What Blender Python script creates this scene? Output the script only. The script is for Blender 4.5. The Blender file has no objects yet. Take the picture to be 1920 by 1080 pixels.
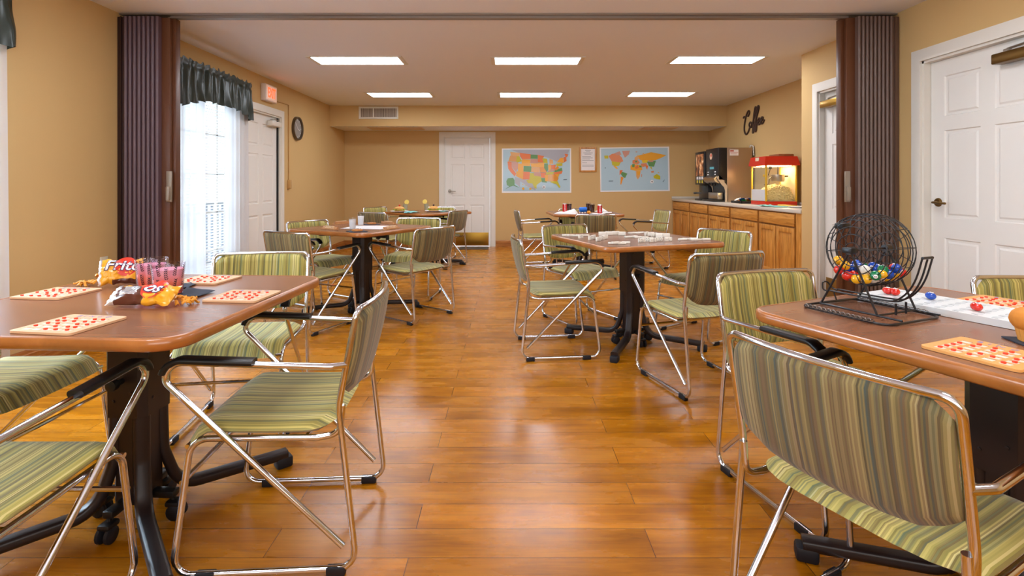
import bpy, bmesh, math, random
from mathutils import Vector, Matrix, noise
from math import sin, cos, pi, radians as R, sqrt
random.seed(7)
SC = bpy.context.scene
COL = SC.collection
F, CX, CY, EYE = 980.0, 953.0, 345.0, 1.16      # lens (px of a 1920 frame), horizon and eye height

def P(px, py, z):
    """world point at height z seen at pixel (px, py)"""
    y = F*(EYE-z)/(py-CY)
    return Vector(((px-CX)*y/F, y, z))
def Q(px, py, y):
    """world point at depth y seen at pixel (px, py)"""
    return Vector(((px-CX)*y/F, y, EYE-(py-CY)*y/F))

# ------------------------------------------------------------------ materials
def lin(c):
    return tuple(((v/255)/12.92 if v/255 <= .04045 else ((v/255+.055)/1.055)**2.4) for v in c)+(1.0,)
MATS = {}
def mat(name, rgb, rough=.5, metal=0.0, spec=.5, coat=0.0, trans=0.0, emit=None, estr=0.0, alpha=1.0, ior=1.45, bump=0, bscale=200, var=0, vscale=8):
    if name in MATS: return MATS[name]
    m = bpy.data.materials.new(name); m.use_nodes = True
    nt = m.node_tree; b = nt.nodes['Principled BSDF']
    b.inputs['Base Color'].default_value = lin(rgb)
    b.inputs['Roughness'].default_value = rough
    b.inputs['Metallic'].default_value = metal
    b.inputs['Specular IOR Level'].default_value = spec
    b.inputs['Coat Weight'].default_value = coat
    b.inputs['Transmission Weight'].default_value = trans
    b.inputs['IOR'].default_value = ior
    b.inputs['Alpha'].default_value = alpha
    if emit:
        b.inputs['Emission Color'].default_value = lin(emit); b.inputs['Emission Strength'].default_value = estr
    if bump or var:
        tc = nt.nodes.new('ShaderNodeTexCoord')
    if bump:
        n = nt.nodes.new('ShaderNodeTexNoise'); n.inputs['Scale'].default_value = bscale; n.inputs['Detail'].default_value = 3
        bp = nt.nodes.new('ShaderNodeBump'); bp.inputs['Strength'].default_value = bump; bp.inputs['Distance'].default_value = .002
        nt.links.new(tc.outputs['Object'], n.inputs['Vector']); nt.links.new(n.outputs['Fac'], bp.inputs['Height'])
        nt.links.new(bp.outputs['Normal'], b.inputs['Normal'])
    if var:
        n = nt.nodes.new('ShaderNodeTexNoise'); n.inputs['Scale'].default_value = vscale; n.inputs['Detail'].default_value = 4
        mx = nt.nodes.new('ShaderNodeMix'); mx.data_type = 'RGBA'
        c = lin(rgb)
        mx.inputs[6].default_value = tuple(v*(1-var) for v in c[:3])+(1,)
        mx.inputs[7].default_value = tuple(min(1, v*(1+var)) for v in c[:3])+(1,)
        nt.links.new(tc.outputs['Object'], n.inputs['Vector']); nt.links.new(n.outputs['Fac'], mx.inputs[0])
        nt.links.new(mx.outputs[2], b.inputs['Base Color'])
    MATS[name] = m
    return m

def nodes(name):
    m = bpy.data.materials.new(name); m.use_nodes = True; MATS[name] = m
    nt = m.node_tree
    def N(t, **kw):
        n = nt.nodes.new('ShaderNode'+t)
        for k, v in kw.items():
            if k.startswith('i_'): n.inputs[k[2:].replace('_', ' ')].default_value = v
            else: setattr(n, k, v)
        return n
    def L(a, b): nt.links.new(a, b)
    return m, nt.nodes['Principled BSDF'], N, L
def ramp(n, stops, interp='LINEAR'):
    cr = n.color_ramp; cr.interpolation = interp
    while len(cr.elements) < len(stops): cr.elements.new(.5)
    for e, (p, c) in zip(cr.elements, stops): e.position = p; e.color = lin(c)

def mk_floor():
    m, b, N, L = nodes('plank_floor')
    tc = N('TexCoord'); mp = N('Mapping'); mp.inputs['Location'].default_value = (.31, .0148, 0)
    L(tc.outputs['Object'], mp.inputs['Vector'])
    br = N('TexBrick', offset=.37, offset_frequency=2, squash=1, squash_frequency=2)
    br.inputs['Scale'].default_value = 1; br.inputs['Brick Width'].default_value = 1.22; br.inputs['Row Height'].default_value = .1364
    br.inputs['Mortar Size'].default_value = .0012; br.inputs['Mortar Smooth'].default_value = .2; br.inputs['Bias'].default_value = 0
    br.inputs['Color1'].default_value = (0, 0, 0, 1); br.inputs['Color2'].default_value = (1, 1, 1, 1); br.inputs['Mortar'].default_value = (.5, .5, .5, 1)
    L(mp.outputs['Vector'], br.inputs['Vector'])
    # grain: noise stretched along the boards, shifted per board
    ad = N('VectorMath', operation='MULTIPLY_ADD'); ad.inputs[1].default_value = (3.0, 3.0, 3.0)
    L(br.outputs['Color'], ad.inputs[0]); L(tc.outputs['Object'], ad.inputs[2])
    ms = N('Mapping'); ms.inputs['Scale'].default_value = (1.2, 22, 1); L(ad.outputs[0], ms.inputs['Vector'])
    g = N('TexNoise'); g.inputs['Scale'].default_value = 2.2; g.inputs['Detail'].default_value = 8; g.inputs['Roughness'].default_value = .72; g.inputs['Distortion'].default_value = .9
    L(ms.outputs['Vector'], g.inputs['Vector'])
    bl = N('TexNoise'); bl.inputs['Scale'].default_value = 3.5; bl.inputs['Detail'].default_value = 5
    mb = N('Mapping'); mb.inputs['Scale'].default_value = (.8, 2.6, 1); L(ad.outputs[0], mb.inputs['Vector']); L(mb.outputs['Vector'], bl.inputs['Vector'])
    r1 = N('ValToRGB'); ramp(r1, [(.27, (96, 46, 6)), (.42, (162, 92, 16)), (.56, (190, 114, 28)), (.78, (214, 144, 56))]); L(g.outputs['Fac'], r1.inputs['Fac'])
    r2 = N('ValToRGB'); ramp(r2, [(.32, (122, 64, 10)), (.5, (182, 108, 26)), (.7, (208, 138, 52))]); L(bl.outputs['Fac'], r2.inputs['Fac'])
    mx = N('Mix', data_type='RGBA'); mx.inputs[0].default_value = .5; L(r1.outputs[0], mx.inputs[6]); L(r2.outputs[0], mx.inputs[7])
    hs = N('HueSaturation'); hs.inputs['Hue'].default_value = .505; hs.inputs['Saturation'].default_value = 1.02; L(mx.outputs[2], hs.inputs['Color'])
    mr = N('MapRange'); mr.inputs[3].default_value = .86; mr.inputs[4].default_value = 1.12
    L(br.outputs['Color'], mr.inputs[0]); L(mr.outputs[0], hs.inputs['Value'])
    dk = N('Mix', data_type='RGBA'); dk.inputs[7].default_value = lin((70, 32, 12)); L(br.outputs['Fac'], dk.inputs[0]); L(hs.outputs[0], dk.inputs[6])
    L(dk.outputs[2], b.inputs['Base Color'])
    b.inputs['Roughness'].default_value = .25; b.inputs['Coat Weight'].default_value = .06; b.inputs['Coat Roughness'].default_value = .12; b.inputs['Specular IOR Level'].default_value = .42
    rr = N('MapRange'); rr.inputs[3].default_value = .2; rr.inputs[4].default_value = .34; L(bl.outputs['Fac'], rr.inputs[0]); L(rr.outputs[0], b.inputs['Roughness'])
    bp = N('Bump'); bp.inputs['Strength'].default_value = .035; bp.inputs['Distance'].default_value = .002
    L(g.outputs['Fac'], bp.inputs['Height']); L(bp.outputs['Normal'], b.inputs['Normal'])
    return m

def mk_wood(name, dark, mid, light, rough=.35, scale=(1, 1, 14), nscale=2.5, coat=.0):
    m, b, N, L = nodes(name)
    tc = N('TexCoord'); mp = N('Mapping'); mp.inputs['Scale'].default_value = scale; L(tc.outputs['Object'], mp.inputs['Vector'])
    n = N('TexNoise'); n.inputs['Scale'].default_value = nscale; n.inputs['Detail'].default_value = 6; n.inputs['Roughness'].default_value = .6; n.inputs['Distortion'].default_value = .8
    L(mp.outputs['Vector'], n.inputs['Vector'])
    r = N('ValToRGB'); ramp(r, [(.3, dark), (.5, mid), (.7, light)]); L(n.outputs['Fac'], r.inputs['Fac'])
    L(r.outputs[0], b.inputs['Base Color']); b.inputs['Roughness'].default_value = rough; b.inputs['Coat Weight'].default_value = coat; b.inputs['Coat Roughness'].default_value = .15
    return m

def mk_stripes(name, cols, width=.0046, bright=1.0):
    """narrow woven stripes across the object's x"""
    m, b, N, L = nodes(name)
    tc = N('TexCoord'); sp = N('SeparateXYZ'); L(tc.outputs['Object'], sp.inputs[0])
    def stripes(w, off):
        a = N('Math', operation='MULTIPLY_ADD'); a.inputs[1].default_value = 1/w; a.inputs[2].default_value = off; L(sp.outputs['X'], a.inputs[0])
        f = N('Math', operation='FLOOR'); L(a.outputs[0], f.inputs[0])
        wn = N('TexWhiteNoise', noise_dimensions='1D'); L(f.outputs[0], wn.inputs['W'])
        r = N('ValToRGB'); k = len(cols); ramp(r, [(i/k, c) for i, c in enumerate(cols)], 'CONSTANT'); L(wn.outputs['Value'], r.inputs['Fac'])
        return r
    a, c = stripes(width, 3.3), stripes(width*2.3, 17.7)
    mx = N('Mix', data_type='RGBA'); mx.inputs[0].default_value = .45; L(a.outputs[0], mx.inputs[6]); L(c.outputs[0], mx.inputs[7])
    L(mx.outputs[2], b.inputs['Base Color'])
    b.inputs['Roughness'].default_value = .75; b.inputs['Specular IOR Level'].default_value = .25; b.inputs['Sheen Weight'].default_value = .25
    n = N('TexNoise'); n.inputs['Scale'].default_value = 900; L(tc.outputs['Object'], n.inputs['Vector'])
    bp = N('Bump'); bp.inputs['Strength'].default_value = .25; bp.inputs['Distance'].default_value = .001; L(n.outputs['Fac'], bp.inputs['Height']); L(bp.outputs['Normal'], b.inputs['Normal'])
    return m

def mk_sheer(name, rgb, open_=.28):
    m, b, N, L = nodes(name)
    out = m.node_tree.nodes['Material Output']
    d = N('BsdfDiffuse'); d.inputs[0].default_value = lin(rgb); t = N('BsdfTranslucent'); t.inputs[0].default_value = lin(rgb); tr = N('BsdfTransparent')
    m1 = N('MixShader'); m1.inputs[0].default_value = .6; L(d.outputs[0], m1.inputs[1]); L(t.outputs[0], m1.inputs[2])
    m2 = N('MixShader'); m2.inputs[0].default_value = open_; L(m1.outputs[0], m2.inputs[1]); L(tr.outputs[0], m2.inputs[2])
    L(m2.outputs[0], out.inputs['Surface'])
    return m
def mk_pane(name, tint=(235, 242, 245), refl=.07):
    m, b, N, L = nodes(name)
    out = m.node_tree.nodes['Material Output']
    g = N('BsdfGlossy'); g.inputs['Roughness'].default_value = .03; tr = N('BsdfTransparent'); tr.inputs[0].default_value = lin(tint)
    lw = N('LayerWeight'); lw.inputs['Blend'].default_value = .25; pw = N('Math', operation='POWER'); pw.inputs[1].default_value = 2.5; L(lw.outputs['Facing'], pw.inputs[0])
    ma = N('Math', operation='MULTIPLY_ADD'); ma.inputs[1].default_value = refl*4; ma.inputs[2].default_value = refl*.35; ma.use_clamp = True; L(pw.outputs[0], ma.inputs[0])
    m2 = N('MixShader'); L(ma.outputs[0], m2.inputs[0]); L(tr.outputs[0], m2.inputs[1]); L(g.outputs[0], m2.inputs[2])
    L(m2.outputs[0], out.inputs['Surface'])
    return m

FLOOR = mk_floor()
WALL = mat('tan_wall_paint', (206, 172, 116), .72, bump=.15, bscale=350, var=.05, vscale=1.2)
WALL_R = WALL
CEIL = mat('ceiling_paint', (238, 239, 246), .85, bump=.3, bscale=220)
WHITE = mat('white_paint', (226, 222, 212), .4)
DOORW = mat('door_white', (232, 230, 224), .42)
OAK = mk_wood('oak', (158, 98, 34), (198, 134, 56), (220, 160, 82), .38, (14, 14, 1.3), 2.5, .2)
OAKD = mk_wood('oak_gap_shade', (104, 60, 18), (142, 86, 32), (164, 106, 46), .42, (14, 14, 1.3), 2.5, .1)  # darker oak for the carcass: shade in the gaps between doors, painted in
OAKH = mk_wood('oak_horizontal', (158, 98, 34), (198, 134, 56), (220, 160, 82), .38, (14, 1.3, 14), 2.5, .2)
BASEW = mk_wood('baseboard_oak', (128, 74, 26), (170, 106, 44), (192, 130, 62), .4, (2, 2, 14), 2.5)
TOPW = mk_wood('table_laminate', (122, 78, 52), (136, 88, 60), (148, 98, 68), .27, (1.0, 7, 1), 2.0, .15)
EDGEW = mk_wood('table_edge', (152, 92, 42), (170, 104, 48), (184, 118, 60), .28, (3, 3, 3), 2, .3)
CHROME = mat('chrome', (216, 218, 224), .11, 1.0)
BLACKP = mat('black_plastic', (22, 21, 22), .38)
BLACKM = mat('dark_painted_steel', (36, 26, 25), .36)
RUBBER = mat('black_rubber', (20, 20, 28), .6)
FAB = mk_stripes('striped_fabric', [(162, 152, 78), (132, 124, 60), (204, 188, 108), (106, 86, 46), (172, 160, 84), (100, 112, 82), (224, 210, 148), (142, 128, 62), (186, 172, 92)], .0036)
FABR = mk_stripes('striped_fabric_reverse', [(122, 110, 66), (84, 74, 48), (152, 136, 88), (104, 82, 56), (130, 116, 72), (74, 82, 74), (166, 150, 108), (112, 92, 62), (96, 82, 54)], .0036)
BROWNP = mat('maroon_vinyl', (92, 70, 78), .42, spec=.5)
BROWNR = mat('brown_vinyl', (100, 78, 68), .42, spec=.5)
POSTM = mat('brown_post', (92, 54, 32), .4)
BRASS = mat('brass', (178, 140, 60), .32, 1.0)
BRONZE = mat('antique_brass', (120, 92, 48), .35, .9)
STEEL = mat('brushed_steel', (190, 184, 176), .3, 1.0)
NICKEL = mat('satin_nickel', (168, 162, 152), .3, .9)
GREENS = mat('green_satin', (30, 42, 33), .36, spec=.6)
SHEER = mk_sheer('sheer_voile', (238, 240, 246), .22)
PANE = mk_pane('window_glass')
LITEM = mat('diffuser', (255, 255, 255), .5, emit=(240, 246, 255), estr=23.0)
LITE2 = mat('diffuser_added', (255, 255, 255), .5, emit=(240, 246, 255), estr=30.0)
RED = mat('red_plastic', (214, 52, 30), .4)
IVORY = mat('ivory_plastic', (226, 216, 190), .4)
PAPER = mat('white_paper', (238, 236, 236), .6)
CLEAR = mk_pane('clear_glass', (252, 253, 254), .11)

# ------------------------------------------------------------------ mesh helpers
def nb(): return bmesh.new()
def obj(name, bm, m, parent=None, loc=None, rz=0, sharp=38, flip=True):
    if flip: bmesh.ops.recalc_face_normals(bm, faces=bm.faces)
    me = bpy.data.meshes.new(name); bm.to_mesh(me); bm.free()
    for x in (m if isinstance(m, (list, tuple)) else [m]): me.materials.append(x)
    me.polygons.foreach_set('use_smooth', [True]*len(me.polygons))
    try: me.set_sharp_from_angle(angle=R(sharp))
    except Exception: pass
    o = bpy.data.objects.new(name, me); COL.objects.link(o)
    if parent is not None: o.parent = parent
    if loc is not None: o.location = loc
    if rz: o.rotation_euler = (0, 0, rz)
    return o
def tag(o, label=None, cat=None, group=None, kind=None):
    for k, v in (('label', label), ('category', cat), ('group', group), ('kind', kind)):
        if v: o[k] = v
    return o
def thing(name, label, cat, loc=(0, 0, 0), rz=0, group=None):
    o = bpy.data.objects.new(name, None); COL.objects.link(o); o.empty_display_size = .05
    o.location = loc; o.rotation_euler = (0, 0, rz)
    return tag(o, label, cat, group)
def struct(name, bm, m, parent=None, **k):
    o = obj(name, bm, m, parent, **k)
    if parent is None: o['kind'] = 'structure'
    return o
def dup(root, loc=None, rz=None, label=None, group=None):
    def cp(o, par):
        c = o.copy(); COL.objects.link(c)
        if par is not None: c.parent = par
        for ch in list(o.children): cp(ch, c)
        return c
    r = cp(root, None)
    if loc is not None: r.location = loc
    if rz is not None: r.rotation_euler = (0, 0, rz)
    if label: r['label'] = label
    if group: r['group'] = group
    return r

def box(bm, lo, hi, bev=0, mi=0, M=None, seg=2):
    x0, y0, z0 = lo; x1, y1, z1 = hi
    vs = [bm.verts.new(v) for v in ((x0,y0,z0),(x1,y0,z0),(x1,y1,z0),(x0,y1,z0),(x0,y0,z1),(x1,y0,z1),(x1,y1,z1),(x0,y1,z1))]
    fs = [bm.faces.new([vs[i] for i in q]) for q in ((0,3,2,1),(4,5,6,7),(0,1,5,4),(1,2,6,5),(2,3,7,6),(3,0,4,7))]
    for f in fs: f.material_index = mi
    if bev:
        es = list({e for f in fs for e in f.edges})
        r = bmesh.ops.bevel(bm, geom=es, offset=bev, segments=seg, affect='EDGES', profile=.5)
        for f in r['faces']: f.material_index = mi
        vs = list({v for f in fs if f.is_valid for v in f.verts} | {v for f in r['faces'] for v in f.verts})
    if M is not None: bmesh.ops.transform(bm, matrix=M, verts=vs)
    return vs

def fillet(pts, rad, n=5, closed=False):
    pts = [Vector(p) for p in pts]; out = []; k = len(pts)
    rads = rad if isinstance(rad, (list, tuple)) else [rad]*k
    for i, p in enumerate(pts):
        if not closed and i in (0, k-1) or rads[i] <= 0: out.append(p); continue
        a, c = pts[i-1]-p, pts[(i+1) % k]-p
        la, lc = a.length, c.length
        if la < 1e-6 or lc < 1e-6: continue
        a /= la; c /= lc
        ang = math.acos(max(-1, min(1, a.dot(c))))
        if ang > pi-.02: out.append(p); continue
        d = min(rads[i]/math.tan(ang/2), la*.48, lc*.48); r = d*math.tan(ang/2)
        bis = (a+c).normalized(); cen = p+bis*(r/sin(ang/2))
        s, e = p+a*d-cen, p+c*d-cen
        for j in range(n+1):
            t = j/n; om = pi-ang
            v = (s*sin((1-t)*om)+e*sin(t*om))/sin(om)
            out.append(cen+v)
    return out

def sweep(bm, pts, prof, closed=False, cap=True, up=Vector((0, 0, 1)), mi=0, scale=None):
    """sweep a closed 2D profile (a, b) along pts; a runs sideways, b along 'up'"""
    pts = [Vector(p) for p in pts]; n = len(pts); rings = []
    def tang(i):
        if closed: return (pts[(i+1) % n]-pts[i-1]).normalized()
        if i == 0: return (pts[1]-pts[0]).normalized()
        if i == n-1: return (pts[-1]-pts[-2]).normalized()
        return ((pts[i+1]-pts[i]).normalized()+(pts[i]-pts[i-1]).normalized()).normalized()
    t0 = tang(0); u = up-t0*up.dot(t0)
    if u.length < 1e-3: u = Vector((0, 1, 0))-t0*t0.y
    if u.length < 1e-3: u = Vector((1, 0, 0))-t0*t0.x
    u.normalize()
    for i in range(n):
        t = tang(i); u = (u-t*u.dot(t)); u.normalize(); s = t.cross(u)
        k = scale(i/(n-1)) if scale else 1
        rings.append([bm.verts.new(pts[i]+s*(a*k)+u*(b*k)) for a, b in prof])
    m = len(prof)
    for i in range(n if closed else n-1):
        A, B = rings[i], rings[(i+1) % n]
        off = 0
        if closed and i == n-1:
            off = min(range(m), key=lambda o: sum((A[j].co-B[(j+o) % m].co).length for j in range(0, m, max(1, m//4))))
        for j in range(m):
            f = bm.faces.new((A[j], A[(j+1) % m], B[(j+1+off) % m], B[(j+off) % m])); f.material_index = mi
    if cap and not closed:
        bm.faces.new(list(reversed(rings[0]))).material_index = mi; bm.faces.new(rings[-1]).material_index = mi
    return rings
def circ(r, n=8): return [(r*cos(2*pi*i/n), r*sin(2*pi*i/n)) for i in range(n)]
def rrect(w, h, r, n=3):
    o = []
    for cx, cy, a in ((w/2-r, h/2-r, 0), (-w/2+r, h/2-r, 90), (-w/2+r, -h/2+r, 180), (w/2-r, -h/2+r, 270)):
        for j in range(n+1):
            t = R(a+90*j/n); o.append((cx+r*cos(t), cy+r*sin(t)))
    return o
def tube(bm, pts, r, n=8, closed=False, mi=0, **k): return sweep(bm, pts, circ(r, n), closed, mi=mi, **k)
def prism(bm, outline, z0, z1, mi=0, M=None, top=True, bot=True):
    a = [bm.verts.new((x, y, z0)) for x, y in outline]; b = [bm.verts.new((x, y, z1)) for x, y in outline]
    n = len(a)
    for i in range(n): bm.faces.new((a[i], a[(i+1) % n], b[(i+1) % n], b[i])).material_index = mi
    if top: bm.faces.new(b).material_index = mi
    if bot: bm.faces.new(list(reversed(a))).material_index = mi
    if M is not None: bmesh.ops.transform(bm, matrix=M, verts=a+b)
    return a+b
def lathe(bm, prof, seg=20, M=None, mi=0, mis=None):
    rings = []; vs = []
    for r, z in prof:
        if r < 1e-5: rings.append([bm.verts.new((0, 0, z))])
        else: rings.append([bm.verts.new((r*cos(2*pi*j/seg), r*sin(2*pi*j/seg), z)) for j in range(seg)])
        vs += rings[-1]
    for i in range(len(rings)-1):
        A, B = rings[i], rings[i+1]; k = mis[i] if mis else mi
        for j in range(seg):
            j2 = (j+1) % seg
            if len(A) == 1 and len(B) == 1: continue
            q = (A[0], B[j2], B[j]) if len(A) == 1 else (A[j], A[j2], B[0]) if len(B) == 1 else (A[j], A[j2], B[j2], B[j])
            bm.faces.new(q).material_index = k
    if M is not None: bmesh.ops.transform(bm, matrix=M, verts=vs)
    return vs
def gridmesh(bm, fn, nu, nv, mi=0, mifn=None):
    g = [[bm.verts.new(fn(i/nu, j/nv)) for j in range(nv+1)] for i in range(nu+1)]
    for i in range(nu):
        for j in range(nv):
            f = bm.faces.new((g[i][j], g[i+1][j], g[i+1][j+1], g[i][j+1])); f.material_index = mifn(i/nu, j/nv) if mifn else mi
    return g
def loft(bm, rings, mi=0, mifn=None, cap=True):
    V = [[bm.verts.new(p) for p in r] for r in rings]; m = len(V[0])
    for i in range(len(V)-1):
        for j in range(m):
            f = bm.faces.new((V[i][j], V[i][(j+1) % m], V[i+1][(j+1) % m], V[i+1][j])); f.material_index = mifn(j) if mifn else mi
    if cap:
        bm.faces.new(list(reversed(V[0]))); bm.faces.new(V[-1])
def sphere(bm, c, r, u=12, v=8, sc=(1, 1, 1), mi=0):
    M = Matrix.Translation(c) @ Matrix.Diagonal((r*sc[0], r*sc[1], r*sc[2], 1))
    res = bmesh.ops.create_uvsphere(bm, u_segments=u, v_segments=v, radius=1, matrix=M)
    for f in {f for w in res['verts'] for f in w.link_faces}: f.material_index = mi
def text_bm(bm, s, size, M, depth=.001, mi=0, bold=0.0, shear=0.0, space=1.0):
    cu = bpy.data.curves.new('t', 'FONT'); cu.body = s; cu.size = size; cu.extrude = depth; cu.align_x = 'CENTER'; cu.align_y = 'CENTER'
    cu.resolution_u = 3; cu.offset = bold; cu.shear = shear; cu.space_character = space
    o = bpy.data.objects.new('t', cu); COL.objects.link(o)
    me = bpy.data.meshes.new_from_object(o.evaluated_get(bpy.context.evaluated_depsgraph_get()))
    bpy.data.objects.remove(o); bpy.data.curves.remove(cu)
    n = len(bm.verts); nf = len(bm.faces)
    bm.from_mesh(me); bpy.data.meshes.remove(me)
    bm.verts.ensure_lookup_table(); bm.faces.ensure_lookup_table()
    vs = [bm.verts[i] for i in range(n, len(bm.verts))]
    for i in range(nf, len(bm.faces)): bm.faces[i].material_index = mi
    bmesh.ops.transform(bm, matrix=M, verts=vs)
    return vs
def basis(o, x, y, z=None):
    x, y = Vector(x).normalized(), Vector(y).normalized(); z = Vector(z) if z else x.cross(y)
    return Matrix(((x.x, y.x, z.x, o[0]), (x.y, y.y, z.y, o[1]), (x.z, y.z, z.z, o[2]), (0, 0, 0, 1)))
ORD = ['first', 'second', 'third', 'fourth', 'fifth', 'sixth', 'seventh', 'eighth', 'ninth', 'tenth']

# ------------------------------------------------------------------ room shell
XL, XR, XA, YB, YF, H = -3.04, 3.04, 3.72, 9.70, -1.6, 2.495
YJ = 5.417
def holes_wall(name, plane, a0, a1, holes, thick, m, z1=H):
    """wall in a plane x=plane, from y=a0 to a1, with holes (y0,y1,z0,z1); thick is signed"""
    bm = nb(); ys = sorted({a0, a1, *[h[0] for h in holes], *[h[1] for h in holes]})
    x0, x1 = sorted((plane, plane+thick))
    for p, q in zip(ys, ys[1:]):
        hh = [h for h in holes if h[0] <= p+1e-6 and h[1] >= q-1e-6]
        if not hh: box(bm, (x0, p, 0), (x1, q, z1)); continue
        h = hh[0]
        if h[2] > 0: box(bm, (x0, p, 0), (x1, q, h[2]))
        if h[3] < z1: box(bm, (x0, p, h[3]), (x1, q, z1))
    bmesh.ops.remove_doubles(bm, verts=bm.verts, dist=1e-5)
    return struct(name, bm, m)
bm = nb(); box(bm, (XL-.12, YF-.12, -.1), (XA+.12, YB+.12, 0)); struct('floor', bm, FLOOR)
bm = nb(); box(bm, (XL-.12, YF-.12, H), (XA+.12, YB+.12, H+.1)); struct('ceiling', bm, CEIL)
W1 = (4.74, 5.86, .05, 2.08); W2 = (1.75, 3.02, .45, 2.08); D4 = (6.02, 6.98, 0, 2.05)
holes_wall('wall_left', XL, YF, YB, [W1, W2, D4], -.14, WALL)
D1 = (2.90, 3.84, 0, 2.06); D2 = (4.19, 5.12, 0, 2.06)
holes_wall('wall_right', XR, YF, YJ, [D1, D2], .14, WALL)
bm = nb(); box(bm, (XR+.14, YJ-.1, 0), (XA+.12, YJ, H)); struct('wall_return', bm, WALL)
bm = nb(); box(bm, (XA, YJ, 0), (XA+.12, YB, H)); struct('wall_alcove', bm, WALL)
bm = nb()
D3 = (-1.195, -.325, 0, 2.035)
box(bm, (XL-.12, YB, 0), (D3[0], YB+.12, H)); box(bm, (D3[1], YB, 0), (XA+.12, YB+.12, H)); box(bm, (D3[0], YB, D3[3]), (D3[1], YB+.12, H))
struct('wall_back', bm, WALL)
bm = nb(); box(bm, (XL-.12, YF-.12, 0), (XA+.12, YF, H)); struct('wall_front', bm, WALL)
YS = 8.90
bm = nb(); box(bm, (XL, YS, 2.145), (XA, YB, H))
for f in bm.faces:
    if f.normal.z < -.5 or sum(v.co.z for v in f.verts)/4 < 2.15: f.material_index = 1
struct('ceiling_soffit', bm, [WALL, CEIL])
# wooden baseboards with a grooved face
def baseboard(name, p, q, nrm, parent=None):
    p, q, n = Vector(p), Vector(q), Vector(nrm); bm = nb(); d = q-p
    prof = [(0, 0), (.016, 0), (.016, .05), (.012, .054), (.016, .058), (.016, .085), (.011, .09), (.013, .1), (.006, .115), (0, .115)]
    a = [bm.verts.new(p+n*x+Vector((0, 0, z))) for x, z in prof]; b = [bm.verts.new(q+n*x+Vector((0, 0, z))) for x, z in prof]
    for i in range(len(a)-1): bm.faces.new((a[i], a[i+1], b[i+1], b[i]))
    bm.faces.new(a); bm.faces.new(b)
    return struct(name, bm, BASEW)
baseboard('baseboard_left', (XL, YF, 0), (XL, 3.97, 0), (1, 0, 0))
baseboard('baseboard_left.001', (XL, 7.12, 0), (XL, YB, 0), (1, 0, 0))
baseboard('baseboard_back', (XL, YB, 0), (-1.285, YB, 0), (0, -1, 0))
baseboard('baseboard_back.001', (-.235, YB, 0), (3.05, YB, 0), (0, -1, 0))
baseboard('baseboard_right', (XR, YF, 0), (XR, 2.8, 0), (-1, 0, 0))

# ------------------------------------------------------------------ doors
def leaf_bm(w, h, t=.04):
    """six panel leaf: x 0..w, front face at y=0 facing -y, thickness into +y"""
    bm = nb()
    st, mu = .115*w/.9, .1*w/.9
    pw = (w-2*st-mu)/2
    xs = [0, st, st+pw, st+pw+mu, w-st, w]
    zs = [0, .21, .21+.54*h/2.03, 0, 0, 0, 0, h]
    z1 = .21; z2 = z1+.56*h/2.03; z3 = z2+.14; z4 = z3+.62*h/2.03; z5 = z4+.1; z6 = h-.115
    zs = [0, z1, z2, z3, z4, z5, z6, h]
    cache = {}
    def V(x, y, z):
        k = (round(x, 5), round(y, 5), round(z, 5))
        if k not in cache: cache[k] = bm.verts.new(k)
        return cache[k]
    for i in range(5):
        for j in range(7):
            x0, x1, a, b = xs[i], xs[i+1], zs[j], zs[j+1]
            if i in (1, 3) and j in (1, 3, 5):
                lv = [(0, 0), (.006, .009), (.022, .009), (.034, .003)]
                for (d0, y0), (d1, y1) in zip(lv, lv[1:]):
                    A = [V(x0+d0, y0, a+d0), V(x1-d0, y0, a+d0), V(x1-d0, y0, b-d0), V(x0+d0, y0, b-d0)]
                    B = [V(x0+d1, y1, a+d1), V(x1-d1, y1, a+d1), V(x1-d1, y1, b-d1), V(x0+d1, y1, b-d1)]
                    for k in range(4): bm.faces.new((A[k], A[(k+1) % 4], B[(k+1) % 4], B[k]))
                bm.faces.new(B)
            else: bm.faces.new((V(x0, 0, a), V(x1, 0, a), V(x1, 0, b), V(x0, 0, b)))
    Y = t
    for (xa, za), (xb, zb) in (((0, 0), (w, 0)), ((w, 0), (w, h)), ((w, h), (0, h)), ((0, h), (0, 0))):
        ring = []
        if za == zb:
            for x in (xs if xa < xb else xs[::-1]): ring.append(V(x, 0, za))
        else:
            for z in (zs if za < zb else zs[::-1]): ring.append(V(xa, 0, z))
        bm.faces.new(ring+[V(xb, Y, zb), V(xa, Y, za)])
    bm.faces.new((V(0, Y, 0), V(w, Y, 0), V(w, Y, h), V(0, Y, h)))
    return bm
def casing_bm(w, h, cw=.088, jd=.1):
    """moulded casing round an opening x 0..w, z 0..h at y=0 (face towards -y), with jambs going to +y"""
    bm = nb()
    prof = [(0, 0), (0, .018), (.02, .022), (.05, .016), (cw, .012), (cw, 0)]
    path = [((0, 0), (-1, 0)), ((0, h), (-1, 1)), ((w, h), (1, 1)), ((w, 0), (1, 0))]
    R_ = []
    for (x, z), (dx, dz) in path: R_.append([bm.verts.new((x+dx*o, -d, z+dz*o)) for o, d in prof])
    for a, b in zip(R_, R_[1:]):
        for i in range(len(prof)-1): bm.faces.new((a[i], a[i+1], b[i+1], b[i]))
    for e in (R_[0], R_[-1]): bm.faces.new(e)
    j = .018
    box(bm, (-.001, 0, 0), (j, jd, h)); box(bm, (w-j, 0, 0), (w+.001, jd, h)); box(bm, (0, 0, h-j), (w, jd, h+.001))
    return bm
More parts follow.
